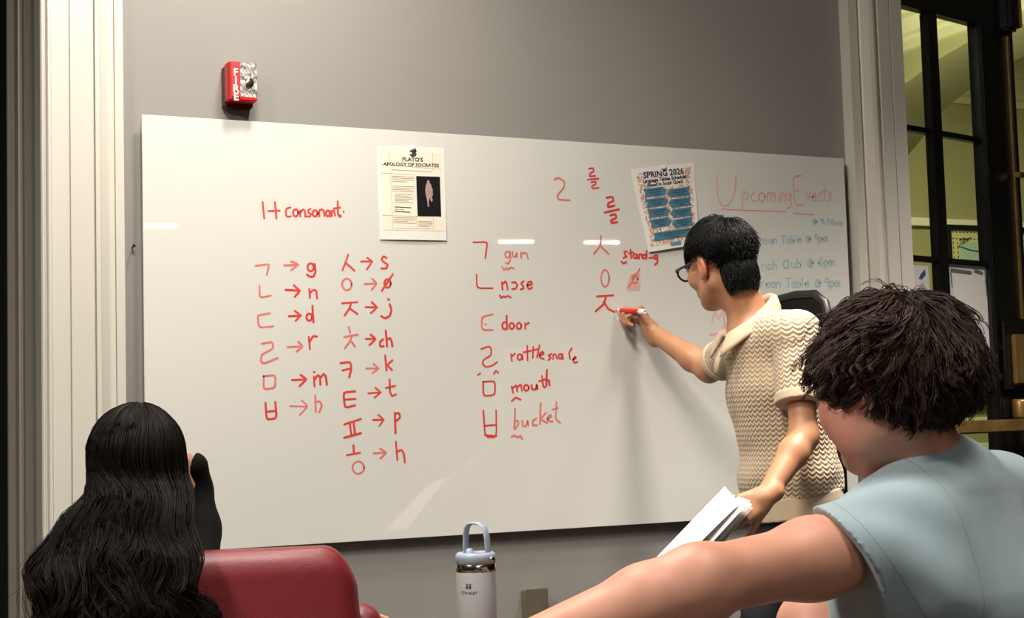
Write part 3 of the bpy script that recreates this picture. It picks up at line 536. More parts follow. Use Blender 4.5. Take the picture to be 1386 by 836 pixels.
bm = bmesh.new(); bmesh.ops.create_uvsphere(bm, u_segments=16, v_segments=10, radius=.014, matrix=Matrix.Translation(((x0+.034+x1)/2+.003, -.040, (z0+z1)/2+.005)) @ Matrix.Diagonal((1,.5,1.4,1))); bm_obj('reflector', bm, M_refl, fa, True)
for k, ch in enumerate('FIRE'):
    text('lettering', ch, .030, frame_from((x0+.0185, -.0535, z1-.042-.0235*k), (1,-.06,0), (0,0,1)), M_wht, fa, 'CENTER', .0008)
# nail
c = ony(179, 335, WY); bm = bmesh.new(); tube(bm, [(c[0], WY+.01, c[2]), (c[0], WY-.022, c[2]+.003)], .0022, 10); tube(bm, [(c[0], WY-.022, c[2]+.003), (c[0], WY-.024, c[2]+.003)], .0045, 12)
tag(bm_obj('nail', bm, M_iron, None, True), 'small dark nail in the wall left of the whiteboard', 'nail')
# steel outlet box low on the wall
c0 = ony(709, 797, WY-.03); c1 = ony(738, 797, WY-.03)
ob = empty('outlet_box', ((c0[0]+c1[0])/2, WY, c0[2]-.115), 'brushed steel outlet box on the wall below the whiteboard', 'outlet')
box('cover_plate', (c0[0]-.002, WY-.05, c0[2]-.115), (c1[0], WY-.042, c0[2]), M_steel, ob, .002); box('box_body', (c0[0]+.004, WY-.042, c0[2]-.109), (c1[0]-.004, WY, c0[2]-.006), M_steel, ob, .002)

# linear lamps hanging in the long room behind the camera: their images lie in the glossy board
M_tube = mat('lit_tube', (255,245,225), .5, emit=((255,238,210), 40)); M_lamp = mat('lamp_housing', (200,198,190), .5)
def mirror_lamp(pxa, pxb, py, z, label):
    P = []
    for px in (pxa, pxb):
        c = CAM*np.array([1,-1,1]); r = ray(px, py)*np.array([1,-1,1]); b = ony(px, py, 0); r = r; t = (z - b[2])/r[2]; P.append(b + r*t)
    a, b = P; l = empty('pendant_lamp', ((a+b)/2), label, 'lamp', 'linear pendant lamps behind the camera')
    bm = bmesh.new(); tube(bm, [a, b], .013, 10); bm_obj('lit_tube', bm, M_tube, l); bm = bmesh.new(); tube(bm, [a+[0,0,.035], b+[0,0,.035]], .026, 8); bm_obj('housing', bm, M_lamp, l)
    bm = bmesh.new()
    for q in (a, b): tube(bm, [q+[0,0,.05], (q[0], q[1], CEIL)], .003, 6)
    bm_obj('wires', bm, M_lamp, l)
for a in ((197,238,305.5,'short lit tube hanging behind the camera, mirrored at the whiteboard\'s left edge'), (675,722,327,'short lit tube hanging behind the camera, mirrored above the word gun'), (791,838,328,'short lit tube hanging behind the camera, mirrored above the zero shape')): mirror_lamp(*a[:3], 2.75, a[3])

# ------------------------------------------------------------------ soft-body toolkit: signed distances -> one continuous mesh
XC, YC, ZC = RC[:,0], RC[:,1], RC[:,2]
def nrm(v): v = np.array(v, float); return v/np.linalg.norm(v)
def smin(a, b, k):
    if k <= 0: return np.minimum(a, b)
    h = np.clip(.5 + .5*(b-a)/k, 0, 1); return b*(1-h) + a*h - k*h*(1-h)
def smax(a, b, k): return -smin(-a, -b, k)
def rc(a, b, ra, rb=None):
    """tapered capsule"""
    a = np.array(a, float); b = np.array(b, float); rb = ra if rb is None else rb; d = b-a; L2 = d @ d
    def f(p): t = np.clip((p-a) @ d / L2, 0, 1); return np.linalg.norm(p - a - t[:,None]*d, axis=1) - (ra + (rb-ra)*t)
    return f
def el(c, F, r):
    """ellipsoid, F rows = axes"""
    c = np.array(c, float); F = np.array(F, float); r = np.array(r, float)
    def f(p):
        q = (p-c) @ F.T; k0 = np.linalg.norm(q/r, axis=1); k1 = np.linalg.norm(q/(r*r), axis=1) + 1e-9; return k0*(k0-1)/k1
    return f
def ec(a, b, side, wa, da, wb_, db, cap=.06):
    """body section from a to b, half width along side, half depth across"""
    a = np.array(a, float); b = np.array(b, float); ax = nrm(b-a); L = np.linalg.norm(b-a); s = nrm(np.array(side) - ax*(np.array(side) @ ax)); t_ = np.cross(ax, s)
    def f(p):
        q = p-a; z = q @ ax; t = np.clip(z/L, 0, 1); zr = z - t*L; wd = wa+(wb_-wa)*t; dp_ = da+(db-da)*t
        k = np.sqrt((q @ s/wd)**2 + (q @ t_/dp_)**2 + (zr/cap)**2); g_ = np.sqrt((q @ s/wd**2)**2 + (q @ t_/dp_**2)**2 + (zr/cap**2)**2) + 1e-9
        return k*(k-1)/g_
    return f
def blend(prims):
    """[(f, k)] folded with smooth union; ('-', f, k) carves"""
    def F(p):
        d = None
        for q in prims:
            if q[0] == '-': d = smax(d, -q[1](p), q[2])
            elif d is None: d = q[0](p)
            else: d = smin(d, q[0](p), q[1])
        return d
    return F
OFF8 = np.array([(i, j, k) for i in (0,1) for j in (0,1) for k in (0,1)])
def sdf_mesh(F, lo, hi, h, sm=True):
    lo = np.array(lo, float); hi = np.array(hi, float); n = 16; H = h*n
    g_ = np.ceil((hi-lo)/H).astype(int); I = np.stack(np.meshgrid(*[np.arange(x) for x in g_], indexing='ij'), -1).reshape(-1, 3)*n; s = n
    while True:
        c = lo + (I + s/2)*h; d = np.concatenate([F(c[i:i+200000]) for i in range(0, len(c), 200000)]); I = I[np.abs(d) < s*h*.87*1.35 + h*.5]
        if s == 1: break
        s //= 2; I = (I[:,None] + OFF8[None]*s).reshape(-1, 3)
    B = 1 << 20
    def key(a): return (a[...,0].astype(np.int64)*B + a[...,1])*B + a[...,2]
    ck = key(I[:,None] + OFF8[None]); uk, inv = np.unique(ck.ravel(), return_inverse=True); inv = inv.reshape(ck.shape)
    up_ = np.stack([uk//(B*B), (uk//B) % B, uk % B], 1); P = lo + up_*h
    D = np.concatenate([F(P[i:i+200000]) for i in range(0, len(P), 200000)]); cv = D[inv]; sg = cv < 0
    act = sg.any(1) & ~sg.all(1); I = I[act]; inv = inv[act]; cv = cv[act]; sg = sg[act]; acc = np.zeros((len(I), 3)); cnt = np.zeros(len(I))
    for a in range(8):
        for b in range(a+1, 8):
            if np.abs(OFF8[a]-OFF8[b]).sum() == 1:
                m = sg[:,a] != sg[:,b]; t = cv[m,a]/(cv[m,a]-cv[m,b]); acc[m] += OFF8[a] + t[:,None]*(OFF8[b]-OFF8[a]); cnt[m] += 1
    V = lo + (I + acc/cnt[:,None])*h; ik = key(I); order = np.argsort(ik); sk = ik[order]
    faces = []
    for ax in range(3):
        e = np.zeros(3, int); e[ax] = 1; u = np.zeros(3, int); u[(ax+1) % 3] = 1; v = np.zeros(3, int); v[(ax+2) % 3] = 1
        i0 = 0; i1 = int(np.where((OFF8 == e).all(1))[0][0]); m = sg[:,i0] != sg[:,i1]; J = I[m]; fl_ = sg[m, i0]; idx = []; ok = np.ones(len(J), bool)
        for o_ in (0*u, -u, -u-v, -v):
            k = key(J+o_); q = np.clip(np.searchsorted(sk, k), 0, len(sk)-1); ok &= sk[q] == k; idx.append(order[q])
        q = np.stack(idx, 1)[ok]; fl_ = fl_[ok]; q[~fl_] = q[~fl_][:, ::-1]; faces.append(q)
    Q = np.concatenate(faces)
    for _ in range(1 if sm else 0):                   # light relaxation
        A = np.zeros_like(V); c_ = np.zeros(len(V))
        for i in range(4): np.add.at(A, Q[:,i], V[Q[:,(i+1) % 4]]); np.add.at(c_, Q[:,i], 1)
        c_[c_ == 0] = 1; V = V*.5 + A/c_[:,None]*.5
    return V, Q
def np_mesh(name, V, Q):
    me = bpy.data.meshes.new(name); me.vertices.add(len(V)); me.vertices.foreach_set('co', np.asarray(V, np.float32).ravel()); k = Q.shape[1]
    me.loops.add(Q.size); me.loops.foreach_set('vertex_index', Q.astype(np.int32).ravel()); me.polygons.add(len(Q)); me.polygons.foreach_set('loop_start', np.arange(0, Q.size, k, dtype=np.int32))
    try: me.polygons.foreach_set('loop_total', np.full(len(Q), k, dtype=np.int32))
    except Exception: pass
    me.update(calc_edges=True); me.validate(); return me
def soft(name, F, lo, hi, h, m, parent, attr=None):
    V, Q = sdf_mesh(F, lo, hi, h); L = np.arange(len(V))
    while True:                                       # keep the largest connected piece
        m_ = L[Q].min(1); L2 = L.copy(); np.minimum.at(L2, Q.ravel(), np.repeat(m_, 4)); L2 = L2[L2]
        if (L2 == L).all(): break
        L = L2
    u_, n_ = np.unique(L, return_counts=True)
    if len(u_) > 1: k_ = L == u_[n_.argmax()]; Q = Q[k_[Q[:,0]]]; mp_ = np.cumsum(k_)-1; V = V[k_]; Q = mp_[Q]
    me = np_mesh(name, V, Q)
    if attr:
        for an, fn in attr.items():
            a = me.attributes.new(an, 'FLOAT_COLOR', 'POINT'); v = fn(V); v = np.concatenate([v, np.ones((len(v), 4-v.shape[1]))], 1) if v.shape[1] < 4 else v; a.data.foreach_set('color', v.astype(np.float32).ravel())
    return link(name, me, m, parent, True)
def bounds(pts, pad): p = np.array(pts); return p.min(0)-pad, p.max(0)+pad
def strands_mesh(name, P, R, m, parent, sides=3):
    """P (n,m,3) strand points, R (n,m) radii -> tubes in one mesh"""
    n, k, _ = P.shape; T = np.gradient(P, axis=1); T /= np.linalg.norm(T, axis=2, keepdims=True)+1e-9; ref = np.tile(nrm([.31,.52,.79]), (n, k, 1)); U = np.cross(T, ref); U /= np.linalg.norm(U, axis=2, keepdims=True)+1e-9; W_ = np.cross(T, U)
    A = [2*math.pi*i/sides for i in range(sides)]; V = np.stack([P + R[...,None]*(U*math.cos(a)+W_*math.sin(a)) for a in A], 2).reshape(-1, 3)
    base = (np.arange(n)[:,None]*k + np.arange(k-1)[None])[...,None]*sides + np.arange(sides)[None,None]; nxt = (np.arange(n)[:,None]*k + np.arange(k-1)[None])[...,None]*sides + (np.arange(sides)+1)[None,None] % sides
    Q = np.stack([base, nxt, nxt+sides, base+sides], -1).reshape(-1, 4); o = link(name, np_mesh(name, V, Q), m, parent, True); return o
class VN:
    """smooth vector noise from sines"""
    def __init__(s, freq, seed, n=7):
        r = np.random.default_rng(seed); s.K = r.normal(size=(3, n, 3))*freq; s.ph = r.uniform(0, 6.28, (3, n)); s.n = n
    def __call__(s, p): return np.stack([np.sin(p @ s.K[i].T + s.ph[i]).sum(-1)/math.sqrt(s.n) for i in range(3)], -1)

# ---- anatomy
class Head:
    def __init__(s, c, f, u, k=1.0):
        s.c = np.array(c); s.f = nrm(f); u = np.array(u, float); s.u = nrm(u - s.f*(u @ s.f)); s.r = np.cross(s.f, s.u); s.k = k; s.F = np.stack([s.r, s.f, s.u])
    def w(s, x, y, z): return s.c + (s.r*x + s.f*y + s.u*z)*s.k
    def loc(s, p): return (p - s.c) @ s.F.T / s.k
    def prims(s, ears=True):
        k = s.k; W_ = s.w; e = lambda c, r: el(W_(*c), s.F, np.array(r)*k); r_ = lambda a, b, x, y=None: rc(W_(*a), W_(*b), x*k, (y if y is not None else x)*k); P = []
        P += [(e((0,-.012,.030), (.074,.094,.084)), 0), (e((0,.028,-.035), (.060,.064,.080)), .03*k)]
        for sx in (-1, 1): P += [(r_((sx*.054,-.004,-.052), (sx*.014,.066,-.094), .019, .020), .025*k), (e((sx*.042,.060,-.022), (.026,.026,.028)), .02*k)]
        P += [(r_((-.032,.082,.024), (.032,.082,.024), .014), .016*k)]
        for sx in (-1, 1): P += [('-', e((sx*.031,.104,.004), (.017,.015,.012)), .010*k), (e((sx*.031,.082,.004), (.014,.013,.012)), .004*k)]
        P += [(r_((0,.092,.012), (0,.112,-.030), .007, .012), .010*k)]
        for sx in (-1, 1): P += [(e((sx*.012,.103,-.034), (.009,.010,.008)), .006*k)]
        P += [(r_((-.018,.090,-.056), (.018,.090,-.056), .007), .006*k), (r_((-.015,.090,-.067), (.015,.090,-.067), .008), .006*k), ('-', r_((-.02,.104,-.0612), (.02,.104,-.0612), .004), .003*k)]
        for sx in ((-1, 1) if ears else ()):
            F2 = np.stack([nrm(s.r + s.f*sx*.35), nrm(s.f - s.r*sx*.35 - s.u*.15), nrm(s.u + s.f*.1)])
            P += [(el(W_(sx*.082,-.012,-.002), F2, np.array((.010,.019,.032))*k), .008*k), (e((sx*.078,-.002,-.028), (.008,.010,.012)), .006*k), ('-', el(W_(sx*.092,-.008,.002), F2, np.array((.007,.010,.018))*k), .004*k)]
        return P
def eyes(h, parent):
    Mw = MATS.get('eye_white') or mat('eye_white', (235,230,224), .2); Mi = MATS.get('iris_dark') or mat('iris_dark', (30,20,14), .15)
    for sx in (-1, 1):
        bm = bmesh.new(); bmesh.ops.create_uvsphere(bm, u_segments=20, v_segments=14, radius=.0122*h.k, matrix=Matrix.Translation(Vector(h.w(sx*.031,.0835,.004)))); e_ = bm_obj('eye', bm, Mw, parent, True)
        bm = bmesh.new(); lathe(bm, [(0,.0012),(.003,.001),(.0056,-.001),(.0056,-.003)], h.w(sx*.031,.0955,.004), h.f, 20); bm_obj('iris', bm, Mi, e_, True)
def hand_prims(wrist, d, pn, side, curls, k=1.0, spread=.0, thumb=(.9, .3, .5), fr=.0083):
    """d = towards the fingers, pn = palm normal (out of the palm), side=+1: thumb lies along d×pn"""
    w_ = np.array(wrist, float); d = nrm(d); pn = np.array(pn, float); pn = nrm(pn - d*(pn @ d)); s = np.cross(d, pn)*side; P = []
    def q(a, b, c): return w_ + (d*a + s*b + pn*c)*k
    ys = (.030, .010, -.011, -.030); lens = ((.040,.024,.019), (.045,.028,.020), (.041,.026,.019), (.032,.020,.017)); mc = (.088, .092, .087, .078)
    P.append((rc(q(-.03,0,0), q(.012,0,0), .026*k, .027*k), .01))
    for y, m_ in zip(ys, mc): P.append((rc(q(.012, y*.55, 0), q(m_-.012, y*.95, -.001), .0155*k, .0125*k), .012*k))
    P.append((rc(q(.02,.022,.008), q(.055,.030,.010), .017*k, .013*k), .012*k))
    tips = []
    for i in range(4):
        p = q(mc[i]-.012, ys[i], 0); a = 0; dirv = d + s*spread*(1.5-i)*.5; dirv = nrm(dirv); c_ = curls[i]
        for j, L in enumerate(lens[i]):
            a += c_[j]; v = dirv*math.cos(a) + pn*math.sin(a); p2 = p + v*(L + (.012 if j == 0 else 0))*k; r0 = (fr - .0006*j - (.0008 if i == 3 else 0))*k
            P.append((rc(p, p2, r0*1.04, r0*.95), .006*k if j == 0 else .0015)); p = p2
        tips.append(p)
    p = q(.030, .030, .012); a0, a1, a2 = thumb; v = nrm(d*math.cos(a0) + s*math.sin(a0)*.8 + pn*math.sin(a0)*.6); p2 = p + v*.038*k; P.append((rc(p, p2, .013*k, .0105*k), .010*k))
    v = nrm(v*math.cos(a1) + (d*.7 + pn*.7)*math.sin(a1)); p3 = p2 + v*.030*k; P.append((rc(p2, p3, .0102*k, .009*k), .003)); v = nrm(v*math.cos(a2) + (d*.5+pn*.5-s*.6)*math.sin(a2)); p4 = p3 + v*.022*k; P.append((rc(p3, p4, .009*k, .0075*k), .002)); tips.append(p4)
    return P, tips
def skin_mat(name, base, red):
    m = mat(name, base, .48, sss=.12, bump=(900, .06, .0006)); nt = m.node_tree; b = nt.nodes['Principled BSDF']; a = nt.nodes.new('ShaderNodeAttribute'); a.attribute_name = 'tone'
    tc = nt.nodes.new('ShaderNodeTexCoord'); n = nt.nodes.new('ShaderNodeTexNoise'); n.inputs['Scale'].default_value = 22; n.inputs['Detail'].default_value = 4; nt.links.new(tc.outputs['Object'], n.inputs['Vector'])
    mx = nt.nodes.new('ShaderNodeMix'); mx.data_type = 'RGBA'; mx.blend_type = 'MULTIPLY'; mx.inputs[0].default_value = .22; nt.links.new(a.outputs['Color'], mx.inputs[6])
    r = nt.nodes.new('ShaderNodeValToRGB'); r.color_ramp.elements[0].position = .35; r.color_ramp.elements[0].color = lin(red); r.color_ramp.elements[1].position = .65; r.color_ramp.elements[1].color = (1,1,1,1); nt.links.new(n.outputs[0], r.inputs[0]); nt.links.new(r.outputs[0], mx.inputs[7]); nt.links.new(mx.outputs[2], b.inputs['Base Color']); return m
def tone_fn(base, spots):
    """skin colour at the points; spots = (centre, radius, rgb, strength)"""
    def fn(V):
        c = np.tile(np.array(lin(base)[:3]), (len(V), 1))
        for s in spots:
            d = np.linalg.norm(V - s[0], axis=1)/s[1]; t = np.clip(1.3-d, 0, 1)[:,None]*s[3]; c = c*(1-t) + np.array(lin(s[2])[:3])*t
        return c
    return fn
def hair_mat(name, dark, light, rough=.34):
    m = bpy.data.materials.new(name); m.use_nodes = True; nt = m.node_tree; b = nt.nodes['Principled BSDF']; b.inputs['Roughness'].default_value = rough; b.inputs['Specular IOR Level'].default_value = .3
    g_ = nt.nodes.new('ShaderNodeNewGeometry'); r = nt.nodes.new('ShaderNodeValToRGB'); r.color_ramp.elements[0].color = lin(dark); r.color_ramp.elements[1].color = lin(light); nt.links.new(g_.outputs['Random Per Island'], r.inputs[0]); nt.links.new(r.outputs[0], b.inputs['Base Color']); MATS[name] = m; return m
def grow(h, roots, flow, n_steps, lengths, lift, noise, namp, grav=0., own=.25, rr=(.0009, .0003), seed=1, radii=(.078,.098,.088), cen=(0,-.012,.030), curl=0., curlf=60., push=True, gstart=0.):
    """strands in the head's own coordinates. roots (n,3); flow(p)->(n,3)"""
    r = np.random.default_rng(seed); n = len(roots); P = np.zeros((n, n_steps, 3)); p = roots.copy(); P[:,0] = p; st = lengths/(n_steps-1); own_ = r.normal(size=(n, 3))*own; d = None; A = np.array(radii); c0 = np.array(cen); ph = r.uniform(0, 6.28, n); lf = lift*(r.uniform(.15, 1, n))
    for i in range(1, n_steps):
        t = i/(n_steps-1); v = flow(p) + noise(p)*namp*t + own_*t; v[:,2] -= grav*max(0, t-gstart)
        if curl: v[:,0] += curl*np.sin(ph + i*curlf/n_steps)*t; v[:,1] += curl*np.cos(ph*1.3 + i*curlf/n_steps)*t
        v /= np.linalg.norm(v, axis=1, keepdims=True)+1e-9; d = v if d is None else .45*d + .55*v; d /= np.linalg.norm(d, axis=1, keepdims=True)+1e-9
        p = p + d*st[:,None]; q = (p-c0)/A; m_ = np.linalg.norm(q, axis=1)
        if push:
            want = 1 + lf*min(1, t*2.2)/.09; b = m_ < want; p[b] = c0 + (q[b]/m_[b,None]*want[b,None])*A
        P[:,i] = p
    R = np.linspace(rr[0], rr[1], n_steps)[None]*r.uniform(.7, 1.3, (n, 1)); return P, R
def scalp(n, seed, test, radii=(.075,.095,.085), cen=(0,-.012,.030)):
    r = np.random.default_rng(seed); v = r.normal(size=(n*6, 3)); v /= np.linalg.norm(v, axis=1, keepdims=True); p = v*np.array(radii) + np.array(cen); return p[test(p)][:n]
def to_world(h, P): return h.c + (P @ h.F)*h.k

def clumps(Pg, per, rad, seed, taper=.75, jitter=.15):
    """children strands around each guide, drawn together towards the tip"""
    r = np.random.default_rng(seed); n, k, _ = Pg.shape; o = r.normal(size=(n, per, 3)); o /= np.linalg.norm(o, axis=2, keepdims=True); o *= (rad*r.uniform(.1, 1, (n, per, 1)))
    t = np.linspace(0, 1, k)[None,None,:,None]; w_ = r.normal(size=(n, per, 1, 3))*rad*jitter; ph = r.uniform(0, 6.28, (n, per, 1, 1)); P = Pg[:,None] + o[:,:,None]*(1-taper*t) + w_*np.sin(6*t+ph); return P.reshape(n*per, k, 3)
def radii_of(n, k, r0, r1, seed): return np.linspace(r0, r1, k)[None]*np.random.default_rng(seed).uniform(.7, 1.3, (n, 1))

# ================================================================== the man at the board
def stand(xc, px, py, d, dx=0, dy=0, dz=0): return at(px, py, d) + XC*dx + YC*dy + np.array([0, 0, dz])
man_base = at(1075, 715, 4.36); man_base[2] = 0
man = empty('person', man_base, 'man with black hair and glasses in tan knit polo, writing on the whiteboard', 'person')
UP = np.array([0, 0, 1.])
XH = nrm([XC[0], XC[1], 0]); YH = nrm([YC[0], YC[1], 0])                # level right and level forward of the view
T_f = nrm(-.94*XH - .34*YH); T_l = nrm(.34*XH - .94*YH)                 # torso front; his left
hm = Head(at(975, 357, 4.40), -.58*XH + .81*YH - .17*UP, UP*.98 - .16*XH, 1.03)
pel = at(1078, 716, 4.36); wai = at(1070, 640, 4.36); che = at(1050, 525, 4.37); nkb = at(1012, 420, 4.38)
shl = at(1079, 455, 4.22); shr = at(1008, 462, 4.50)
ell = at(1088, 590, 4.12); wrl = at(1036, 672, 3.98)
bp_ = ony(836, 420, 0); wrist_d = float((bp_-CAM) @ YC)
elr = at(960, 500, 4.72); wrr = at(881, 448, wrist_d-.066)
dirL = nrm(at(996, 694, 3.95) - wrl); dirR = nrm(at(853, 396, wrist_d-.036) - wrr)
HLp, tipsL = hand_prims(wrl, dirL, nrm(-XH*.55 + YH*.65 - UP*.45), 1, [(.35,.5,.3), (.45,.6,.3), (.5,.6,.35), (.55,.6,.4)], .98, thumb=(.75,.2,.1))
HRp, tipsR = hand_prims(wrr, dirR, nrm(-XH*.70 - UP*.60 + YH*.22), -1, [(.9,1.2,.6), (1.15,1.4,.8), (1.3,1.5,.9), (1.4,1.5,.9)], 1.0, thumb=(.8,.35,.2))
hipL = pel + T_l*.085 - UP*.04; hipR = pel - T_l*.085 - UP*.04
footL = np.array([hipL[0], hipL[1], 0]) - T_f*.03 + T_l*.02; footR = np.array([hipR[0], hipR[1], 0]) + T_f*.10 - T_l*.02
kneeL = (hipL+footL)/2 + UP*.05 + T_f*.03; kneeR = (hipR+footR)/2 + UP*.05 + T_f*.03
def arm(sh, elb, wr, r=(.044,.036,.034,.038,.025)):
    m_ = elb + (wr-elb)*.28; return [(rc(sh, elb, r[0], r[1]), .03), (rc(elb, m_, r[2], r[3]), .03), (rc(m_, wr, r[3], r[4]), .02)]
body = hm.prims() + [(rc(hm.w(0,-.030,-.045), nkb - T_f*.005 - UP*.02, .053, .058), .03), (ec(nkb-UP*.09, che, T_l, .10, .07, .15, .095), .05), (ec(che, wai, T_l, .15, .095, .125, .085), .05), (ec(wai, pel, T_l, .13, .09, .145, .10), .05)]
body += [(rc(nkb-UP*.075-T_f*.02, shl, .04, .045), .04), (rc(nkb-UP*.075-T_f*.02, shr, .04, .045), .04)] + arm(shl, ell, wrl) + arm(shr, elr, wrr) + HLp + HRp
for h_, k_, f_ in ((hipL, kneeL, footL), (hipR, kneeR, footR)): body += [(rc(h_, k_, .075, .052), .03), (rc(k_, f_+UP*.12, .050, .034), .02), (rc(f_+UP*.09, f_+UP*.05+T_f*.12, .032, .026), .02)]
M_skin1 = skin_mat('tan_skin', (186,134,100), (225,170,150))
earL = hm.w(-.083,-.012,0); spots = [(earL, .040, (214,120,98), .55), (hm.w(.083,-.012,0), .04, (214,120,98), .5), (hm.w(0,.1,-.06), .022, (176,98,88), .6), (hm.w(-.070,-.010,.048), .034, (96,76,64), .75), (hm.w(.070,-.010,.048), .034, (96,76,64), .75), (hm.w(0,-.08,-.045), .05, (110,84,68), .6)]
spots += [(t, .012, (214,140,120), .5) for t in tipsL+tipsR]
pts = [hm.c+UP*.14, hm.c-XH*.15, hm.c+XH*.15, wrl, wrr, ell, elr, shl, shr, footL, footR, footL+T_f*.2, footR+T_f*.2, at(985,712,3.95), at(842,420,wrist_d)]
lo_, hi_ = bounds(pts, .11); lo_[2] = -.005
def upper(F, zc): return F
soft('body', blend(body), lo_, hi_, .0034, M_skin1, man, {'tone': tone_fn((186,134,100), spots)}); eyes(hm, man)
# --- polo
vn = VN(9, 3); vn2 = VN(22, 5)
hemc = at(1080, 690, 4.36); hem_n = nrm(UP - XH*.14)
def fold_noise(p): 
    a = (p - hemc); zz = a @ UP; s = a @ T_f; return .0045*np.sin(34*zz + 16*s + 2.2*vn(p)[:,0])*np.clip(1.0 - zz/.38, .1, 1) + .003*vn2(p)[:,1]
def shirt_arm(sh, elb, L, r0, r1):
    d = nrm(elb-sh); e = sh + d*L; return rc(sh, e + d*.03, r0, r1), e, d
sL, eL, dL = shirt_arm(shl + UP*.002, ell, .185, .064, .070); sR, eR, dR = shirt_arm(shr, elr, .170, .062, .058)
tor = [(ec(nkb-UP*.105-T_f*.02, che, T_l, .120, .085, .168, .118), 0), (ec(che, wai, T_l, .172, .122, .155, .122), .05), (ec(wai, pel, T_l, .160, .126, .168, .132), .05), (rc(nkb-UP*.058-T_f*.03, shl, .046, .062), .05), (rc(nkb-UP*.075-T_f*.045, shl, .048, .056), .05), (rc(nkb-UP*.070-T_f*.02, shr, .046, .060), .05)]
torso = blend(tor); slv = blend([(sL, 0)]); slvr = blend([(sR, 0)]); neck_hole = rc(nkb+UP*.12 + T_f*.02, nkb - UP*.030 + T_f*.030, .060, .052)
def cutL(p): return np.maximum(sL(p) , (p-eL) @ dL)
def cutR(p): return np.maximum(sR(p), (p-eR) @ dR)
def polo(p):
    t = torso(p) + fold_noise(p); t = np.maximum(t, -((p-hemc-hem_n*.040) @ hem_n)); t = smin(t, cutL(p), .018); t = smin(t, cutR(p), .018); t = smax(t, -neck_hole(p), .006)
    g_ = np.abs(np.linalg.norm(np.cross(p-shl, dL), axis=1) - .067); on = (np.abs((p-shl-dL*.015) @ dL) < .02); return t + np.where(on & (g_ < .02), .0, 0)
def knit_uv(V):
    a = V - che; ang = np.arctan2(a @ T_l, a @ T_f); u = ang*.15; v = a @ UP
    for sh, d, r, S_ in ((shl, dL, .064, sL), (shr, dR, .060, sR)):
        b = V - sh; x = nrm(np.cross(d, [.2,.1,1])); y = np.cross(d, x); ins = (S_(V) < .006) & ((b @ d) > .028); u = np.where(ins, np.arctan2(b @ y, b @ x)*r, u); v = np.where(ins, -(b @ d), v)
    return np.stack([u+3, v+3, 0*u], 1)
M_knit = mat('tan_scalloped_knit', (222,192,152), .85, sheen=.25); nt = M_knit.node_tree; b_ = nt.nodes['Principled BSDF']
def N(t, **k):
    n = nt.nodes.new(t)
    for a, v in k.items(): setattr(n, a, v)
    return n
def math_(op, a, b=None, c=None):
    n = N('ShaderNodeMath', operation=op)
    for i, x in enumerate((a, b, c)):
        if x is None: continue
        if isinstance(x, (int, float)): n.inputs[i].default_value = x
        else: nt.links.new(x, n.inputs[i])
    return n.outputs[0]
at_ = N('ShaderNodeAttribute', attribute_name='knit'); sp = N('ShaderNodeSeparateXYZ'); nt.links.new(at_.outputs['Vector'], sp.inputs[0])
wv = math_('ABSOLUTE', math_('SINE', math_('MULTIPLY', sp.outputs[0], math.pi/.019))); vv = math_('ADD', math_('DIVIDE', sp.outputs[1], .0135), math_('MULTIPLY', wv, .62)); hgt = math_('SINE', math_('MULTIPLY', vv, 2*math.pi)); fine = math_('SINE', math_('MULTIPLY', sp.outputs[0], 2*math.pi/.0035)); hh = math_('ADD', hgt, math_('MULTIPLY', fine, .25))
rp = N('ShaderNodeValToRGB'); rp.color_ramp.elements[0].position = .05; rp.color_ramp.elements[0].color = lin((172,146,118)); rp.color_ramp.elements[1].position = .5; rp.color_ramp.elements[1].color = lin((206,182,152)); nt.links.new(math_('MULTIPLY_ADD', hh, .5, .5), rp.inputs[0]); nt.links.new(rp.outputs[0], b_.inputs['Base Color'])
bpn = N('ShaderNodeBump'); bpn.inputs['Strength'].default_value = .55; bpn.inputs['Distance'].default_value = .0026; nt.links.new(hh, bpn.inputs['Height']); nt.links.new(bpn.outputs[0], b_.inputs['Normal'])
M_rib = mat('tan_rib_knit', (198,176,148), .85, sheen=.2, bump=(260, .35, .001))
lo_, hi_ = bounds([nkb+UP*.02, pel, wai-XH*.18, wai+XH*.18, che-XH*.2, che+XH*.2, shl, shr, eL, eR, wai+YH*.2, wai-YH*.2], .09)
po = soft('polo_shirt', polo, lo_, hi_, .0038, M_knit, man, {'knit': knit_uv})
def ring(F, c, n, h, grow_=.003): return lambda p: np.maximum(F(p)-grow_, np.abs((p-c) @ n)-h)
soft('cuff', ring(sL, eL-dL*.004, dL, .013), *bounds([eL], .10), .003, M_rib, po); soft('cuff', ring(sR, eR-dR*.004, dR, .012), *bounds([eR], .10), .003, M_rib, po)
hb = ec(wai, pel, T_l, .160, .128, .166, .131)
soft('hem_band', lambda p: np.maximum(hb(p)-.001, np.abs((p-hemc-hem_n*.018) @ hem_n)-.032), *bounds([hemc-XH*.2, hemc+XH*.2, hemc+YH*.2, hemc-YH*.2], .08), .0035, M_rib, po)
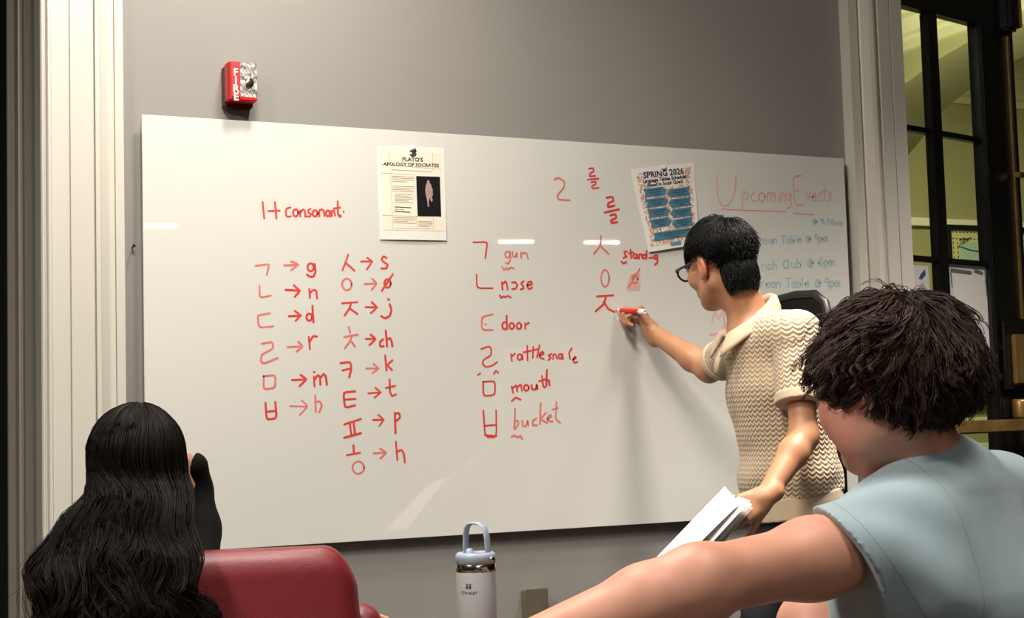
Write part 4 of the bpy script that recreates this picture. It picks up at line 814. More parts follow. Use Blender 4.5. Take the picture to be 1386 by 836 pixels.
# collar: a folded band round the neck, open at the front
bm = bmesh.new(); ringp = []
cc = nkb + UP*.010 - T_f*.004
for i in range(45):
    a = math.radians(16 + (344-16)*i/44); dr = T_f*math.cos(a)*1.08 + T_l*math.sin(a); fr = .5+.5*math.cos(a); top = cc + dr*.061 + UP*(.040 - .105*fr); tip = max(0, 1-min(abs(a-math.radians(16)), abs(a-math.radians(344)))/.75)
    out = cc + dr*(.084 + .020*fr) + UP*(-.008 - .105*fr) - UP*.030*tip + T_f*.006*tip
    ringp.append([cc + dr*.059 + UP*(-.010-.098*fr), top, top*.72+out*.28 + dr*.008 + UP*.008, top*.3+out*.7 + dr*.006 + UP*.004, out, out - dr*.004 - UP*.002, cc + dr*.068 + UP*(.014-.103*fr)])
vs3 = [[bm.verts.new(q) for q in r] for r in ringp]
for r0, r1 in zip(vs3, vs3[1:]):
    for k in range(7): bm.faces.new((r0[k], r0[(k+1) % 7], r1[(k+1) % 7], r1[k]))
bm.faces.new(vs3[0]); bm.faces.new(vs3[-1][::-1]); bmesh.ops.subdivide_edges(bm, edges=bm.edges[:], cuts=1, use_grid_fill=True, smooth=.4)
bm_obj('collar', bm, M_rib, po, True)
bm = bmesh.new(); c1 = nkb + T_f*.085 - UP*.105; c2 = nkb + T_f*.108 - UP*.175; tube(bm, [c1 - T_f*.004, (c1+c2)/2 + T_f*.004, c2], [.017,.016,.014], 8, flat=.35, up=T_l); bm_obj('placket', bm, M_rib, po, True)
# --- jeans and shoes
M_jean = mat('black_denim', (26,26,34), .8, noise=(40, .25), bump=(400, .3, .001))
jl = [(ec(wai-UP*.02, pel - UP*.03, T_l, .140, .105, .158, .122), 0)]
for h_, k_, f_ in ((hipL, kneeL, footL), (hipR, kneeR, footR)): jl += [(rc(h_, k_, .092, .074), .03), (rc(k_, f_+UP*.10, .073, .060), .02)]
jb = blend(jl); jv = VN(14, 8)
soft('jeans', lambda p: np.maximum(np.maximum(jb(p) + .004*np.sin(30*p[:,2]+3*jv(p)[:,0]), (p-hemc-hem_n*.0) @ UP - .025), .045 - p[:,2]), *bounds([wai-XH*.15, wai+XH*.15, wai+YH*.15, wai-YH*.15, footL, footR], .11), .005, M_jean, man)
bm = bmesh.new(); a_ = at(1052, 694, 4.10); pk = [at(1046,692,4.155), at(1052,700,4.15), at(1068,703,4.14), at(1090,699,4.15), at(1104,692,4.17)]; 
M_shoe = mat('white_shoe_leather', (225,222,215), .5); M_sole = mat('shoe_sole', (240,238,232), .6)
for f_ in (footL, footR):
    sh_ = blend([(ec(f_+UP*.045-T_f*.03, f_+UP*.045+T_f*.10, T_l, .040, .035, .044, .026, .03), 0), (rc(f_+UP*.05-T_f*.01, f_+UP*.085-T_f*.015, .042, .040), .03), (el(f_+T_f*.155+UP*.03, np.stack([T_l, T_f, UP]), (.044,.055,.026)), .03)])
    so = soft('shoe', lambda p, s=sh_: np.maximum(s(p), .012-p[:,2]), *bounds([f_, f_+T_f*.2, f_-T_f*.06], .07), .005, M_shoe, man)
    soft('sole', lambda p, s=sh_: np.maximum(np.maximum(s(p)-.004, p[:,2]-.022), -p[:,2]+.0), *bounds([f_, f_+T_f*.2, f_-T_f*.06], .08), .005, M_sole, so)
bm.free()
# --- hair
M_hair1 = hair_mat('black_hair', (8,8,9), (20,19,18), .42); M_hairbase = mat('hair_base', (12,9,8), .9, spec=.05)
capr = (.080,.099,.091); capc = np.array((0,-.014,.034))
def cap1(p):
    q = hm.loc(p); k = np.linalg.norm((q-capc)/np.array(capr), axis=1); d = (k-1)*.085; z, y = q[:,2], q[:,1]
    line_ = np.where(y > .045, .052, np.where(y > -.02, .045 ,   .045 - (-.02-y)*1.95)); nd = el(hm.w(0,-.058,-.036), hm.F, (.060,.047,.064))(p)/hm.k; return smin(np.maximum(d, line_ - z), np.maximum(nd, -.090 - z), .02)*hm.k
soft('hair_base', cap1, *bounds([hm.c], .16), .004, M_hairbase, man)
fringe = lambda p: (p[:,2] > np.where(p[:,1] > .045, .062, np.where(p[:,1] > -.02, .050,   .046 + (p[:,1]+.02)*1.9)))
R_ = scalp(5200, 11, fringe, (.078,.096,.087), (0,-.014,.034)); nz = VN(38, 21)
wh = np.array((.0,-.055,.120))
def fl1(p): v = p - wh; v[:,1] += .01; n_ = (p-capc)/np.array(capr); n_ /= np.linalg.norm(n_, axis=1, keepdims=True); v = v - n_*(v*n_).sum(1, keepdims=True); v /= np.linalg.norm(v, axis=1, keepdims=True)+1e-6; v[:,2] -= .25; v[:,0] *= 1.05; return v
Ln = np.where(R_[:,2] > .075, .070, np.where(R_[:,2] > .03, .030, .012)) * rng.uniform(.7, 1.15, len(R_))
Ln = np.where((R_[:,1] > .03) & (R_[:,2] > .05), Ln*1.25, Ln)
Pp, Rr = grow(hm, R_, fl1, 9, Ln, .016, nz, .35, grav=.35, own=.10, rr=(.0013,.0004), seed=4, radii=(.078,.096,.088), cen=(0,-.014,.034)); strands_mesh('hair', to_world(hm, Pp), Rr, M_hair1, man)
Rn = scalp(2600, 15, lambda p: (p[:,1] < -.050 - .25*(p[:,2]+.04)) & (p[:,2] > -.088), (.061,.048,.065), (0,-.058,-.036))
Pp, Rr = grow(hm, Rn, lambda p: np.tile(np.array([0,-.12,-1.]), (len(p), 1)), 5, rng.uniform(.008, .018, len(Rn)), .003, nz, .2, own=.15, rr=(.0011,.0005), seed=14, radii=(.061,.048,.065), cen=(0,-.058,-.036)); strands_mesh('nape_hair', to_world(hm, Pp), Rr, M_hair1, man)
# --- glasses
M_frame = mat('black_acetate', (14,13,13), .25); gl = empty('glasses', hm.w(0,.11,.01), 'black rimmed glasses worn by the man in the tan polo', 'glasses')
for sx in (-1, 1):
    c = hm.w(sx*.034,.112,.004); bm = bmesh.new(); pts_ = [c + (hm.r*math.cos(a)*.027*(1+.12*abs(math.cos(a))**3) + hm.u*math.sin(a)*.020)*hm.k - hm.f*.006*abs(math.cos(a))*(1 if math.cos(a)*sx > 0 else 0) for a in [2*math.pi*i/28 for i in range(29)]]; tube(bm, pts_, .0032, 8, False); bm_obj('rim', bm, M_frame, gl, True)
    bm = bmesh.new(); bm.faces.new([bm.verts.new(q) for q in pts_[:-1]]); bm_obj('lens', bm, M_glass, gl)
    bm = bmesh.new(); tube(bm, [hm.w(sx*.064,.108,.012), hm.w(sx*.074,.098,.014), hm.w(sx*.080,.05,.016), hm.w(sx*.0835,.0,.020), hm.w(sx*.083,-.022,.016), hm.w(sx*.080,-.040,-.004)], [.0042,.0042,.0036,.0034,.003,.0024], 8); bm_obj('temple', bm, M_frame, gl, True)
bm = bmesh.new(); tube(bm, [hm.w(-.010,.116,.008), hm.w(0,.119,.011), hm.w(.010,.116,.008)], .0022, 8); bm_obj('bridge', bm, M_frame, gl, True)
# --- marker in the writing hand
mtip = ony(833, 419.5, 0) - np.array([0, .0015, 0]); mend = at(873, 422, wrist_d-.140); md = nrm(mend-mtip); ml = np.linalg.norm(mend-mtip)
mk = empty('marker', mtip, 'red and white dry-erase marker held against the whiteboard', 'marker'); M_mred = mat('marker_red_plastic', (206,30,40), .35); M_mwh = mat('marker_white_plastic', (235,232,226), .35)
bm = bmesh.new(); lathe(bm, [(0,0),(.0015,.0),(.0025,.006),(.0025,.010)], mtip, md, 16); bm_obj('nib', bm, M_mred, mk, True)
bm = bmesh.new(); lathe(bm, [(.0028,.010),(.0055,.014),(.0062,.028),(.0062,.032)], mtip, md, 20); bm_obj('collar', bm, M_mwh, mk, True)
bm = bmesh.new(); lathe(bm, [(.0075,.030),(.0078,.032),(.0078,ml-.026),(.0075,ml-.025)], mtip, md, 24); bm_obj('barrel', bm, M_mred, mk, True)
bm = bmesh.new(); lathe(bm, [(0,ml-.030),(.0080,ml-.029),(.0088,ml-.027),(.0088,ml-.002),(.0080,ml),(.003,ml),(.003,ml-.004),(0,ml-.004)], mtip, md, 24); bm_obj('cap', bm, M_mwh, mk, True)
# --- papers in the other hand
ps = empty('paper_stack', at(955, 705, 3.9), 'folded white papers held low in the man\'s left hand', 'papers')
M_pg = mat('grey_printed_paper', (205,200,198), .7, noise=(60, .06))
def psheet(name, cs, m, bow): return quad_sheet(name, [at(*c) for c in cs], .0005, m, ps, -YH, 10, bow)
psheet('sheet', [(981,658,4.02),(1001,681,3.90),(912,768,3.84),(885,757,3.98)], M_paper, .008)
psheet('sheet', [(992,669,3.99),(1016,677,3.88),(932,768,3.85),(900,772,3.94)], M_pg, .006)
psheet('sheet', [(998,673,4.00),(1018,682,3.90),(938,774,3.87),(910,776,3.95)], M_paper, .006)
psheet('sheet', [(1000,677,4.01),(1019,687,3.92),(943,778,3.89),(916,780,3.96)], M_pg, .006)

# ================================================================== the seated boy in the foreground
B_f = nrm(-.72*XH + .69*YH); B_l = nrm(-.69*XH - .72*YH)
hb_ = Head(at(1206, 522, 2.10), -.66*XH + .73*YH - .12*UP, UP - .05*XH, .97)
nb = at(1262, 606, 2.12); sL2 = at(1214, 732, 2.00); eL2 = at(945, 788, 1.80); wL2 = at(668, 896, 1.74)
sR2 = nb - B_l*.175 - UP*.085; ch2 = nb - UP*.20 - B_f*.02; wa2 = nb - UP*.40 + B_f*.01; pe2 = nb - UP*.55 + B_f*.03
boy = empty('person', (pe2[0], pe2[1], 0), 'seated person with dark tousled hair in pale blue t-shirt, left arm stretched out, foreground right', 'person')
hpL = pe2 + B_l*.09; hpR = pe2 - B_l*.09; knL = at(1106, 850, 2.28); ftL = np.array([knL[0], knL[1], .33]) - B_f*.04
knR = hpR + B_f*.42 + UP*.06; ftR = np.array([knR[0], knR[1], .33]) - B_f*.06
eR2 = sR2 + B_f*.16 - UP*.22 - B_l*.03; wR2 = eR2 + B_f*.22 + B_l*.05 - UP*.02
hd = nrm(at(610, 975, 1.76) - wL2); HB, tB = hand_prims(wL2, hd, nrm(-UP + XH*.1), -1, [(.15,.25,.2), (.2,.3,.2), (.25,.35,.25), (.3,.4,.3)], 1.0, spread=.15, thumb=(.7,.1,.1))
HB2, tB2 = hand_prims(wR2, nrm(B_f - UP*.2), nrm(-UP), 1, [(.3,.4,.3)]*4, 1.0, thumb=(.7,.2,.1))
def head_extra(h): return [(rc(h.w(-.045,.028,-.062), h.w(.045,.028,-.062), .034*h.k), .03), (rc(h.w(-.048,.052,-.03), h.w(-.05,.02,-.05), .026*h.k), .03), (rc(h.w(.048,.052,-.03), h.w(.05,.02,-.05), .026*h.k), .03)]
bb = hb_.prims() + head_extra(hb_) + [(rc(hb_.w(0,-.020,-.055), nb - UP*.03, .050, .052), .03), (rc(nb-UP*.06, sL2, .045, .052), .04), (rc(nb-UP*.06, sR2, .045, .052), .04), (ec(nb-UP*.09, ch2, B_l, .11, .075, .165, .105), .05), (ec(ch2, wa2, B_l, .16, .105, .15, .105), .05), (ec(wa2, pe2, B_l, .15, .105, .165, .12), .05)]
m2 = eL2 + (wL2-eL2)*.26
bb += [(rc(sL2, sL2*.55+eL2*.45, .049, .0435), .03), (rc(sL2*.55+eL2*.45, eL2, .0435, .0395), .04), (rc(eL2, m2, .040, .042), .03), (rc(m2, wL2, .042, .028), .02), (rc(eL2 + nrm(m2-eL2)*.01 - UP*.012, eL2 - UP*.014, .030, .028), .03)] + HB
bb += [(rc(sR2, eR2, .055, .044), .03), (rc(eR2, wR2, .044, .028), .02)] + HB2
for a_, k_, f_ in ((hpL, knL, ftL), (hpR, knR, ftR)): bb += [(rc(a_, k_, .085, .056), .03), (rc(k_, k_+(f_-k_)*.35, .056, .054), .02), (rc(k_+(f_-k_)*.35, f_+UP*.05, .054, .036), .02), (rc(f_+UP*.04, f_+UP*.03+B_f*.13, .033, .026), .02)]
M_skin2 = skin_mat('fair_skin', (202,148,126), (222,160,140))
e2 = hb_.w(-.083,-.012,0); sp2 = [(e2, .04, (214,128,112), .5), (hb_.w(-.06,.05,-.03), .05, (218,142,126), .5), (hb_.w(0,.1,-.06), .022, (186,100,95), .6), (eL2-UP*.04, .05, (200,134,110), .45), (knL, .06, (206,134,112), .4), (hb_.w(0,-.08,-.06), .05, (205,140,110), .5)]
pts = [hb_.c+UP*.15, hb_.c-XH*.15, hb_.c+XH*.15, nb, sR2-B_l*.05, eR2, wR2+B_f*.2, wL2, eL2, at(590,1000,1.76), knL, ftL, ftR, knR, pe2, ftL+B_f*.2, ftR+B_f*.2]
soft('body', blend(bb), *bounds(pts, .11), .0034, M_skin2, boy, {'tone': tone_fn((202,148,126), sp2)}); eyes(hb_, boy)
# t-shirt
M_tee = mat('pale_blue_jersey', (140,160,169), .88, sheen=.25, noise=(5, .06), bump=(9, .40, .030, .8))
dS = nrm(eL2-sL2); eS = at(1153, 760, 1.95); slant = nrm(-XH*.80 - UP*.56 - YH*.10)
hole2 = rc(nb+UP*.12+B_f*.05, nb-UP*.004+B_f*.018, .064, .052)
sl2 = rc(sL2 + UP*.001, eS+dS*.10, .066, .073); dS2 = nrm(eR2-sR2); sl3 = rc(sR2, sR2+dS2*.22, .070, .066); eS3 = sR2+dS2*.17
bt = blend([(ec(nb-UP*.075, ch2, B_l, .112, .085, .182, .120), 0), (ec(ch2, wa2, B_l, .182, .122, .172, .132), .05), (ec(wa2, pe2, B_l, .172, .134, .185, .145), .05), (rc(nb-UP*.040, sL2+UP*.002, .050, .070), .06), (rc(nb-UP*.040, sR2, .050, .070), .06), (rc(sL2-UP*.045-B_f*.03, ch2+B_l*.10, .066, .085), .07)])
v3 = VN(8, 31); v4 = VN(20, 33)
def fold2(p):
    a = p - sL2; r_ = np.linalg.norm(a, axis=1) + 1e-6; ax = a @ dS; lat = a - ax[:,None]*dS; an = np.arctan2(lat @ UP, lat @ np.cross(dS, UP)); s = .0040*np.sin(an*5.0 + 22*ax + 2.0*v3(p)[:,0])*np.exp(-((ax-.03)/.075)**2)*np.clip(r_/.05, 0, 1)
    return s + .0040*np.sin(26*(p @ nrm(B_l*.5+UP*.9)) + 2.5*v3(p)[:,1])*np.clip((nb[2]-.10-p[:,2])/.1, 0, 1) + .0014*v4(p)[:,0]
def tee(p):
    t = smin(bt(p), np.maximum(sl2(p), (p-eS) @ slant), .055); t = smin(t, np.maximum(sl3(p), (p-eS3) @ dS2), .03); t = t + fold2(p); t = smax(t, -hole2(p), .004); t = np.maximum(t, (pe2[2]-.02) - p[:,2])
    return t
def seams(V): return np.stack([(V-sL2-dS*(-.045)) @ nrm(dS+B_f*.25)*10+5, (V-eS+slant*.022) @ slant*10+5, np.where((V-nb) @ B_l > .03, 1., 0.)], 1)
nt = M_tee.node_tree; b_ = nt.nodes['Principled BSDF']; at_ = N('ShaderNodeAttribute', attribute_name='seam'); sp = N('ShaderNodeSeparateXYZ'); nt.links.new(at_.outputs['Vector'], sp.inputs[0])
g1 = math_('MULTIPLY', math_('LESS_THAN', math_('ABSOLUTE', math_('SUBTRACT', sp.outputs[0], 5)), .010), sp.outputs[2]); g2 = math_('MULTIPLY', math_('LESS_THAN', math_('ABSOLUTE', math_('SUBTRACT', sp.outputs[1], 5)), .009), sp.outputs[2]); gg = math_('MAXIMUM', g1, g2)
mxn = N('ShaderNodeMix', data_type='RGBA'); nt.links.new(gg, mxn.inputs[0]); nt.links.new(b_.inputs['Base Color'].links[0].from_socket, mxn.inputs[6]); mxn.inputs[7].default_value = lin((112,134,144)); nt.links.new(mxn.outputs[2], b_.inputs['Base Color'])
te = soft('t_shirt', tee, *bounds([nb+UP*.03, sL2, sR2, pe2-XH*.2, pe2+XH*.2, pe2+YH*.2, pe2-YH*.2, eS, eS3], .10), .0032, M_tee, boy, {'seam': seams})
nk = rc(nb+UP*.12+B_f*.05, nb-UP*.004+B_f*.018, .0675, .0555); cn = nrm(UP*.94 - B_f*.34)
soft('neckband', lambda p: np.maximum(np.maximum(np.maximum(nk(p), -hole2(p)+.0002), np.abs((p-nb-UP*.018+B_f*.00) @ cn)-.013), -(bt(p)+.012)), *bounds([nb], .13), .0028, MATS['pale_blue_jersey'], te)
# shorts
M_short = mat('pale_grey_blue_shorts', (168,186,188), .85, noise=(6, .08), bump=(500, .2, .001))
kd = nrm(knL-hpL); kr = nrm(knR-hpR); cutl = knL - kd*.022; cutr = knR - kr*.05
s1_ = rc(hpL, knL, .110, .088); s2_ = rc(hpR, knR, .110, .088); s0b = ec(wa2-UP*.06, pe2-UP*.03, B_l, .150, .115, .180, .138)
def shorts(p): t = smin(np.maximum(s1_(p), (p-cutl) @ kd), np.maximum(s2_(p), (p-cutr) @ kr), .03); t = smin(t, s0b(p), .04); return np.maximum(t + .004*np.sin(46*((p-hpL) @ nrm(B_l+UP*.3)) + 2*v3(p)[:,2]), p[:,2]-wa2[2]+.02)
so2 = soft('shorts', shorts, *bounds([hpL, hpR, knL, knR, wa2], .14), .005, M_short, boy)
M_sn = mat('grey_canvas_shoe', (120,124,130), .7)
for f_ in (ftL, ftR): soft('shoe', blend([(ec(f_+UP*.035-B_f*.02, f_+UP*.035+B_f*.12, B_l, .042, .040, .047, .030, .04), 0), (rc(f_+UP*.05, f_+UP*.09, .045, .042), .03)]), *bounds([f_, f_+B_f*.2], .09), .006, M_sn, boy)
# hair: a full tousled mop
M_hair2 = hair_mat('dark_brown_hair', (15,9,7), (70,46,32), .55); 
c2 = np.array((0,-.018,.030)); r2_ = (.086,.106,.096)
def cap2(p):
    q = hb_.loc(p); k = np.linalg.norm((q-c2)/np.array(r2_), axis=1); d = (k-1)*.09; z, y = q[:,2], q[:,1]
    l_ = np.where(y > .055, .050, np.where(y > .0, .020 - 0*(y), .020 - (0-y)*1.25)); l_ = np.maximum(l_, -.098); return np.maximum(d, l_-z)*hb_.k
soft('hair_base', cap2, *bounds([hb_.c], .17), .004, M_hairbase, boy)
t2 = lambda p: (p[:,2] > np.where(p[:,1] > .055, .062, np.where(p[:,1] > .0, .020, np.maximum(.022 + p[:,1]*1.25, -.100))))
def fl2(p): v = p - w2; n_ = (p-c2)/np.array(r2_); n_ /= np.linalg.norm(n_, axis=1, keepdims=True); v = v - n_*(v*n_).sum(1, keepdims=True); v /= np.linalg.norm(v, axis=1, keepdims=True)+1e-6; return v + n_*.05
w2 = np.array((.0,-.050,.130)); nz2 = VN(24, 43)
R2 = scalp(1500, 41, t2, (.084,.104,.094), c2); L2_ = np.where(R2[:,2] > .07, .095, np.where(R2[:,2] > .0, .075, .048))*rng.uniform(.6, 1.15, len(R2)); L2_ = np.where((R2[:,1] > .05) & (R2[:,2] > .05), .075, L2_)
Pg, _ = grow(hb_, R2, fl2, 16, L2_, .018, nz2, .75, grav=  .45, own=.12, rr=(.001,.0004), seed=5, radii=(.082,.100,.093), cen=c2, curl=.75, curlf=8., gstart=.05)
Pp = clumps(Pg, 9, .0085, 51, .45); strands_mesh('hair', to_world(hb_, Pp), radii_of(len(Pp), 16, .0009, .0004, 3), M_hair2, boy)
R2b = scalp(36, 47, lambda p: p[:,2] > .055, (.086,.106,.098), c2)
Pg, _ = grow(hb_, R2b, fl2, 16, rng.uniform(.05, .085, len(R2b)), .035, VN(22, 44), .9, grav=.1, own=.4, seed=6, radii=(.086,.106,.096), cen=c2, curl=.7, curlf=12.); Pp = clumps(Pg, 4, .004, 52, .2, .6); strands_mesh('loose_hair', to_world(hb_, Pp), radii_of(len(Pp), 16, .0005, .0002, 4), M_hair2, boy)
# stool under him
st_ = empty('stool', (pe2[0], pe2[1], 0), 'dark stool carrying the person in the pale blue t-shirt', 'stool'); zs = pe2[2]-.13; M_st = mat('stool_dark_wood', (52,38,30), .5, noise=(8, .3))
bm = bmesh.new(); lathe(bm, [(0,zs-.05),(.19,zs-.05),(.20,zs-.04),(.20,zs-.01),(.19,zs),(0,zs)], (pe2[0], pe2[1], 0)); bm_obj('seat', bm, M_st, st_, True)
for k in range(4):
    a = .78+k*math.pi/2; bm = bmesh.new(); tube(bm, [(pe2[0]+.13*math.cos(a), pe2[1]+.13*math.sin(a), zs-.04), (pe2[0]+.22*math.cos(a), pe2[1]+.22*math.sin(a), 0)], .018, 10); bm_obj('leg', bm, M_st, st_, True)
fr_ = (ftL+ftR)/2 + B_f*.10; bm = bmesh.new(); bx(bm, (fr_[0], fr_[1], .305), (.60, .30, .04)); fs = empty('footstool', (fr_[0], fr_[1], 0), 'low dark footstool under the feet of the person in the pale blue t-shirt', 'footstool'); bm_obj('top', bm, M_st, fs)
for sx in (-1, 1):
    for sy in (-1, 1): box('leg', (fr_[0]+sx*.26-.02, fr_[1]+sy*.12-.02, 0), (fr_[0]+sx*.26+.02, fr_[1]+sy*.12+.02, .29), M_st, fs)

# ================================================================== red leather chair and the long-haired woman
M_lea = mat('red_leather', (120,32,40), .42, spec=.5, noise=(3, .12), bump=(420, .35, .0012)); M_dwood = mat('dark_wood', (38,26,20), .45)
cz = at(380, 737, 2.88)[2]; cR = at(462, 737, 2.88); A_r = nrm(XH*.985 + YH*.17); A_b = np.array([-A_r[1], A_r[0], 0])       # chair back runs along A_r; A_b points into the seat
HW = .235; cc_ = cR + A_r*.035 - A_r*HW; cc_[2] = 0
chair = empty('armchair', (cc_[0]+A_b[0]*.25, cc_[1]+A_b[1]*.25, 0), 'red leather armchair seen from behind, carrying the long-haired woman', 'armchair')
CF = np.stack([A_r, A_b, UP])
def rbox(c, h, r):
    """rounded box in the chair frame"""
    c = np.array(c, float); h = np.array(h, float)-r
    def f(p): q = np.abs((p-c) @ CF.T) - h; return np.linalg.norm(np.maximum(q, 0), axis=1) + np.minimum(q.max(1), 0) - r
    return f
bk = cc_ + A_b*.05
def backf(p):
    q = (p-bk) @ CF.T; x, y, z = q[:,0], q[:,1], q[:,2]; zz = cz - z; w_ = HW + .055*np.clip(zz-.02, 0, .5)**.9*1.0; yc = .9*np.maximum(0, np.abs(x)-.06)**2 - .06*np.clip(zz, -1, .3)
    # super-ellipse top corners
    t = np.maximum(np.abs(x)/w_, 0); top = cz - .30*np.clip(t-.70, 0, 1)**2*1.6
    a = np.stack([np.abs(x)-(w_-.055), np.abs(y-yc)-.012, z-(top-.055)], 1); a[:,2] = np.maximum(a[:,2], (.30-z)-.02)
    g_ = np.linalg.norm(np.maximum(a, 0)*np.array([1,1.25,1]), axis=1) + np.minimum(a.max(1), 0) - .048; return g_*.8
bke = soft('backrest', backf, *bounds([bk-A_r*.34-A_b*.1, bk+A_r*.34+A_b*.15, bk+UP*cz, bk+UP*.25], .12), .006, M_lea, chair)
soft('seat', lambda p: np.minimum(rbox(cc_+A_b*.30+UP*.37, (.26,.25,.07), .05)(p), 9), *bounds([cc_+UP*.3, cc_+A_b*.56+UP*.45, cc_+A_r*.3+UP*.4, cc_-A_r*.3+UP*.4], .08), .008, M_lea, chair)
for sx in (-1, 1):
    a0_ = cc_ + A_r*sx*(HW+.008) + A_b*.12; a1_ = cc_ + A_r*sx*(HW+.02) + A_b*.50
    F_ = lambda p, a=a0_, b=a1_: smin(ec(a+UP*(cz-.165), b+UP*(cz-.20), A_r, .040, .040, .038, .035, .04)(p), rbox((a+b)/2+UP*(.30+(cz-.2))*.5, (.032,.22,(cz-.2-.30)/2), .025)(p), .02)
    soft('armrest', F_, *bounds([a0_+UP*cz, a1_+UP*.25, a0_+UP*.25], .10), .007, M_lea, chair)
box_ = bmesh.new(); bx(box_, cc_+A_b*.28+UP*.28, (.56,.46,.06), CF.T); bm_obj('seat_frame', box_, M_dwood, chair)
for sx in (-1, 1):
    for t in (.04, .50):
        bm = bmesh.new(); q = cc_ + A_r*sx*.25 + A_b*t; tube(bm, [q+UP*.27, q+A_r*sx*.02+UP*0], [.022,.015], 10); bm_obj('leg', bm, M_dwood, chair, True)
# the woman
W_f = nrm(.62*XH + .78*YH); W_l = nrm(-.78*XH + .62*YH)                 # her left is away-left; her right arm is the one on the chair
hw = Head(at(190, 640, 2.92), .42*XH + .90*YH - .10*UP, UP + .04*XH, .92)
nbw = at(186, 712, 2.99) ; nbw[2] = hw.c[2]-.165; shLw = nbw + W_l*.165 - UP*.055; shRw = nbw - W_l*.165 - UP*.05
elw = at(274, 735, 3.00); elw[2] = cz + .030; wrw = at(266, 662, 3.04)
pew = cc_ + A_b*.27; pew[2] = .50; chw = (nbw*.65+pew*.35); waw = (nbw*.3+pew*.7)
woman = empty('person', (pew[0], pew[1], 0), 'person with very long dark wavy hair and black sleeves, hand raised to the face', 'person')
fin = at(254, 622, 3.00)
HWp, tW = hand_prims(wrw, nrm(at(251, 622, 3.03)-wrw), nrm(-XH - YH*.1), 1, [(.7,.9,.6), (.8,1.1,.7), (.9,1.2,.7), (1.0,1.2,.7)], .9, thumb=(.7,.4,.3))
wrl2 = pew + W_f*.30 + UP*.20; ellw = (shLw + wrl2)/2 + W_l*.06 - UP*.09
HW2, _ = hand_prims(wrl2, W_f, -UP, -1, [(.3,.4,.3)]*4, .9, thumb=(.6,.2,.1))
hlw = pew + W_l*.085; hrw = pew - W_l*.085; klw = hlw + W_f*.42 + UP*.02; krw = hrw + W_f*.42 + UP*.02; flw = np.array([klw[0], klw[1], 0]) + W_f*.02; frw = np.array([krw[0], krw[1], 0]) + W_f*.02
wbp = hw.prims(False) + [(rc(hw.w(0,-.03,-.045), nbw, .047, .052), .03), (rc(nbw, shLw, .04, .042), .04), (rc(nbw, shRw, .04, .042), .04), (ec(nbw-UP*.03, chw, W_l, .09, .06, .13, .085), .05), (ec(chw, waw, W_l, .13, .085, .11, .08), .05), (ec(waw, pew, W_l, .11, .08, .15, .11), .05)]
wbp += [(rc(shRw, elw, .040, .034), .03), (rc(elw, wrw, .030, .021), .02), (rc(shLw, ellw, .040, .034), .03), (rc(ellw, wrl2, .034, .023), .02)] + HWp + HW2
for a_, k_, f_ in ((hlw, klw, flw), (hrw, krw, frw)): wbp += [(rc(a_, k_, .075, .052), .03), (rc(k_, f_+UP*.08, .050, .033), .02), (rc(f_+UP*.05, f_+UP*.035+W_f*.13, .030, .024), .02)]
M_skin3 = skin_mat('warm_skin', (212,164,136), (222,170,150))
soft('body', blend(wbp), *bounds([hw.c+UP*.14, hw.c-XH*.12, hw.c+XH*.12, wrw, elw, shLw, shRw, ellw, wrl2+W_f*.2, klw, krw, flw-UP*.0, frw+W_f*.2, pew-W_f*.1, fin], .11) , .0036, M_skin3, woman, {'tone': tone_fn((212,164,136), [(hw.w(0,.1,-.06), .022, (190,100,95), .6)] + [(t, .01, (218,150,130), .5) for t in tW])}); eyes(hw, woman)
M_blk = mat('black_jersey', (5,5,6), .9, spec=.2, bump=(300, .2, .001)); v5 = VN(16, 61)
cuffc = wrw + (wrw-elw)*.0; dF = nrm(wrw-elw)
def top_w(p):
    t = blend([(ec(nbw-UP*.045, chw, W_l, .095, .072, .145, .100), 0), (ec(chw, waw, W_l, .145, .10, .125, .095), .05), (ec(waw, pew, W_l, .125, .095, .165, .125), .05), (rc(nbw-UP*.03, shLw, .045, .054), .04), (rc(nbw-UP*.03, shRw, .045, .054), .04), (rc(shRw, elw, .046, .034), .03), (rc(shLw, ellw, .054, .046), .03), (rc(ellw, wrl2, .046, .034), .02)])(p)
    fo = smin(rc(elw, wrw, .035, .028)(p), rc(wrw, at(260, 632, 3.03), .028, .030)(p), .015); fo = np.maximum(fo, (p-at(260.5, 640, 3.03)) @ nrm(UP*.20 - XH*.98)); t = smin(t, fo, .02); return t + .0022*np.sin(60*(p @ nrm(dF*.9+XH*.4)) + 2.5*v5(p)[:,0])*.8
soft('black_top', top_w, *bounds([nbw, shLw, shRw, elw, wrw+UP*.04, ellw, wrl2, pew-W_f*.15, pew+W_f*.15], .09), .0038, M_blk, woman)
M_leg = mat('dark_trousers', (30,30,36), .85); jw = blend([(rc(hlw, klw, .092, .068), 0), (rc(hrw, krw, .092, .068), .03), (rc(klw, flw+UP*.1, .064, .05), .02), (rc(krw, frw+UP*.1, .064, .05), .02)])
soft('trousers', lambda p: np.maximum(jw(p), .05-p[:,2]), *bounds([hlw, hrw, klw, krw, flw, frw], .11), .007, M_leg, woman)
for f_ in (flw, frw): soft('shoe', lambda p, s=blend([(ec(f_+UP*.040-W_f*.02, f_+UP*.040+W_f*.14, W_l, .036, .034, .040, .026, .03), 0), (rc(f_+UP*.04, f_+UP*.08, .038, .036), .03)]): np.maximum(s(p), .004-p[:,2]), *bounds([f_, f_+W_f*.2], .08), .006, MATS['black_denim'], woman)
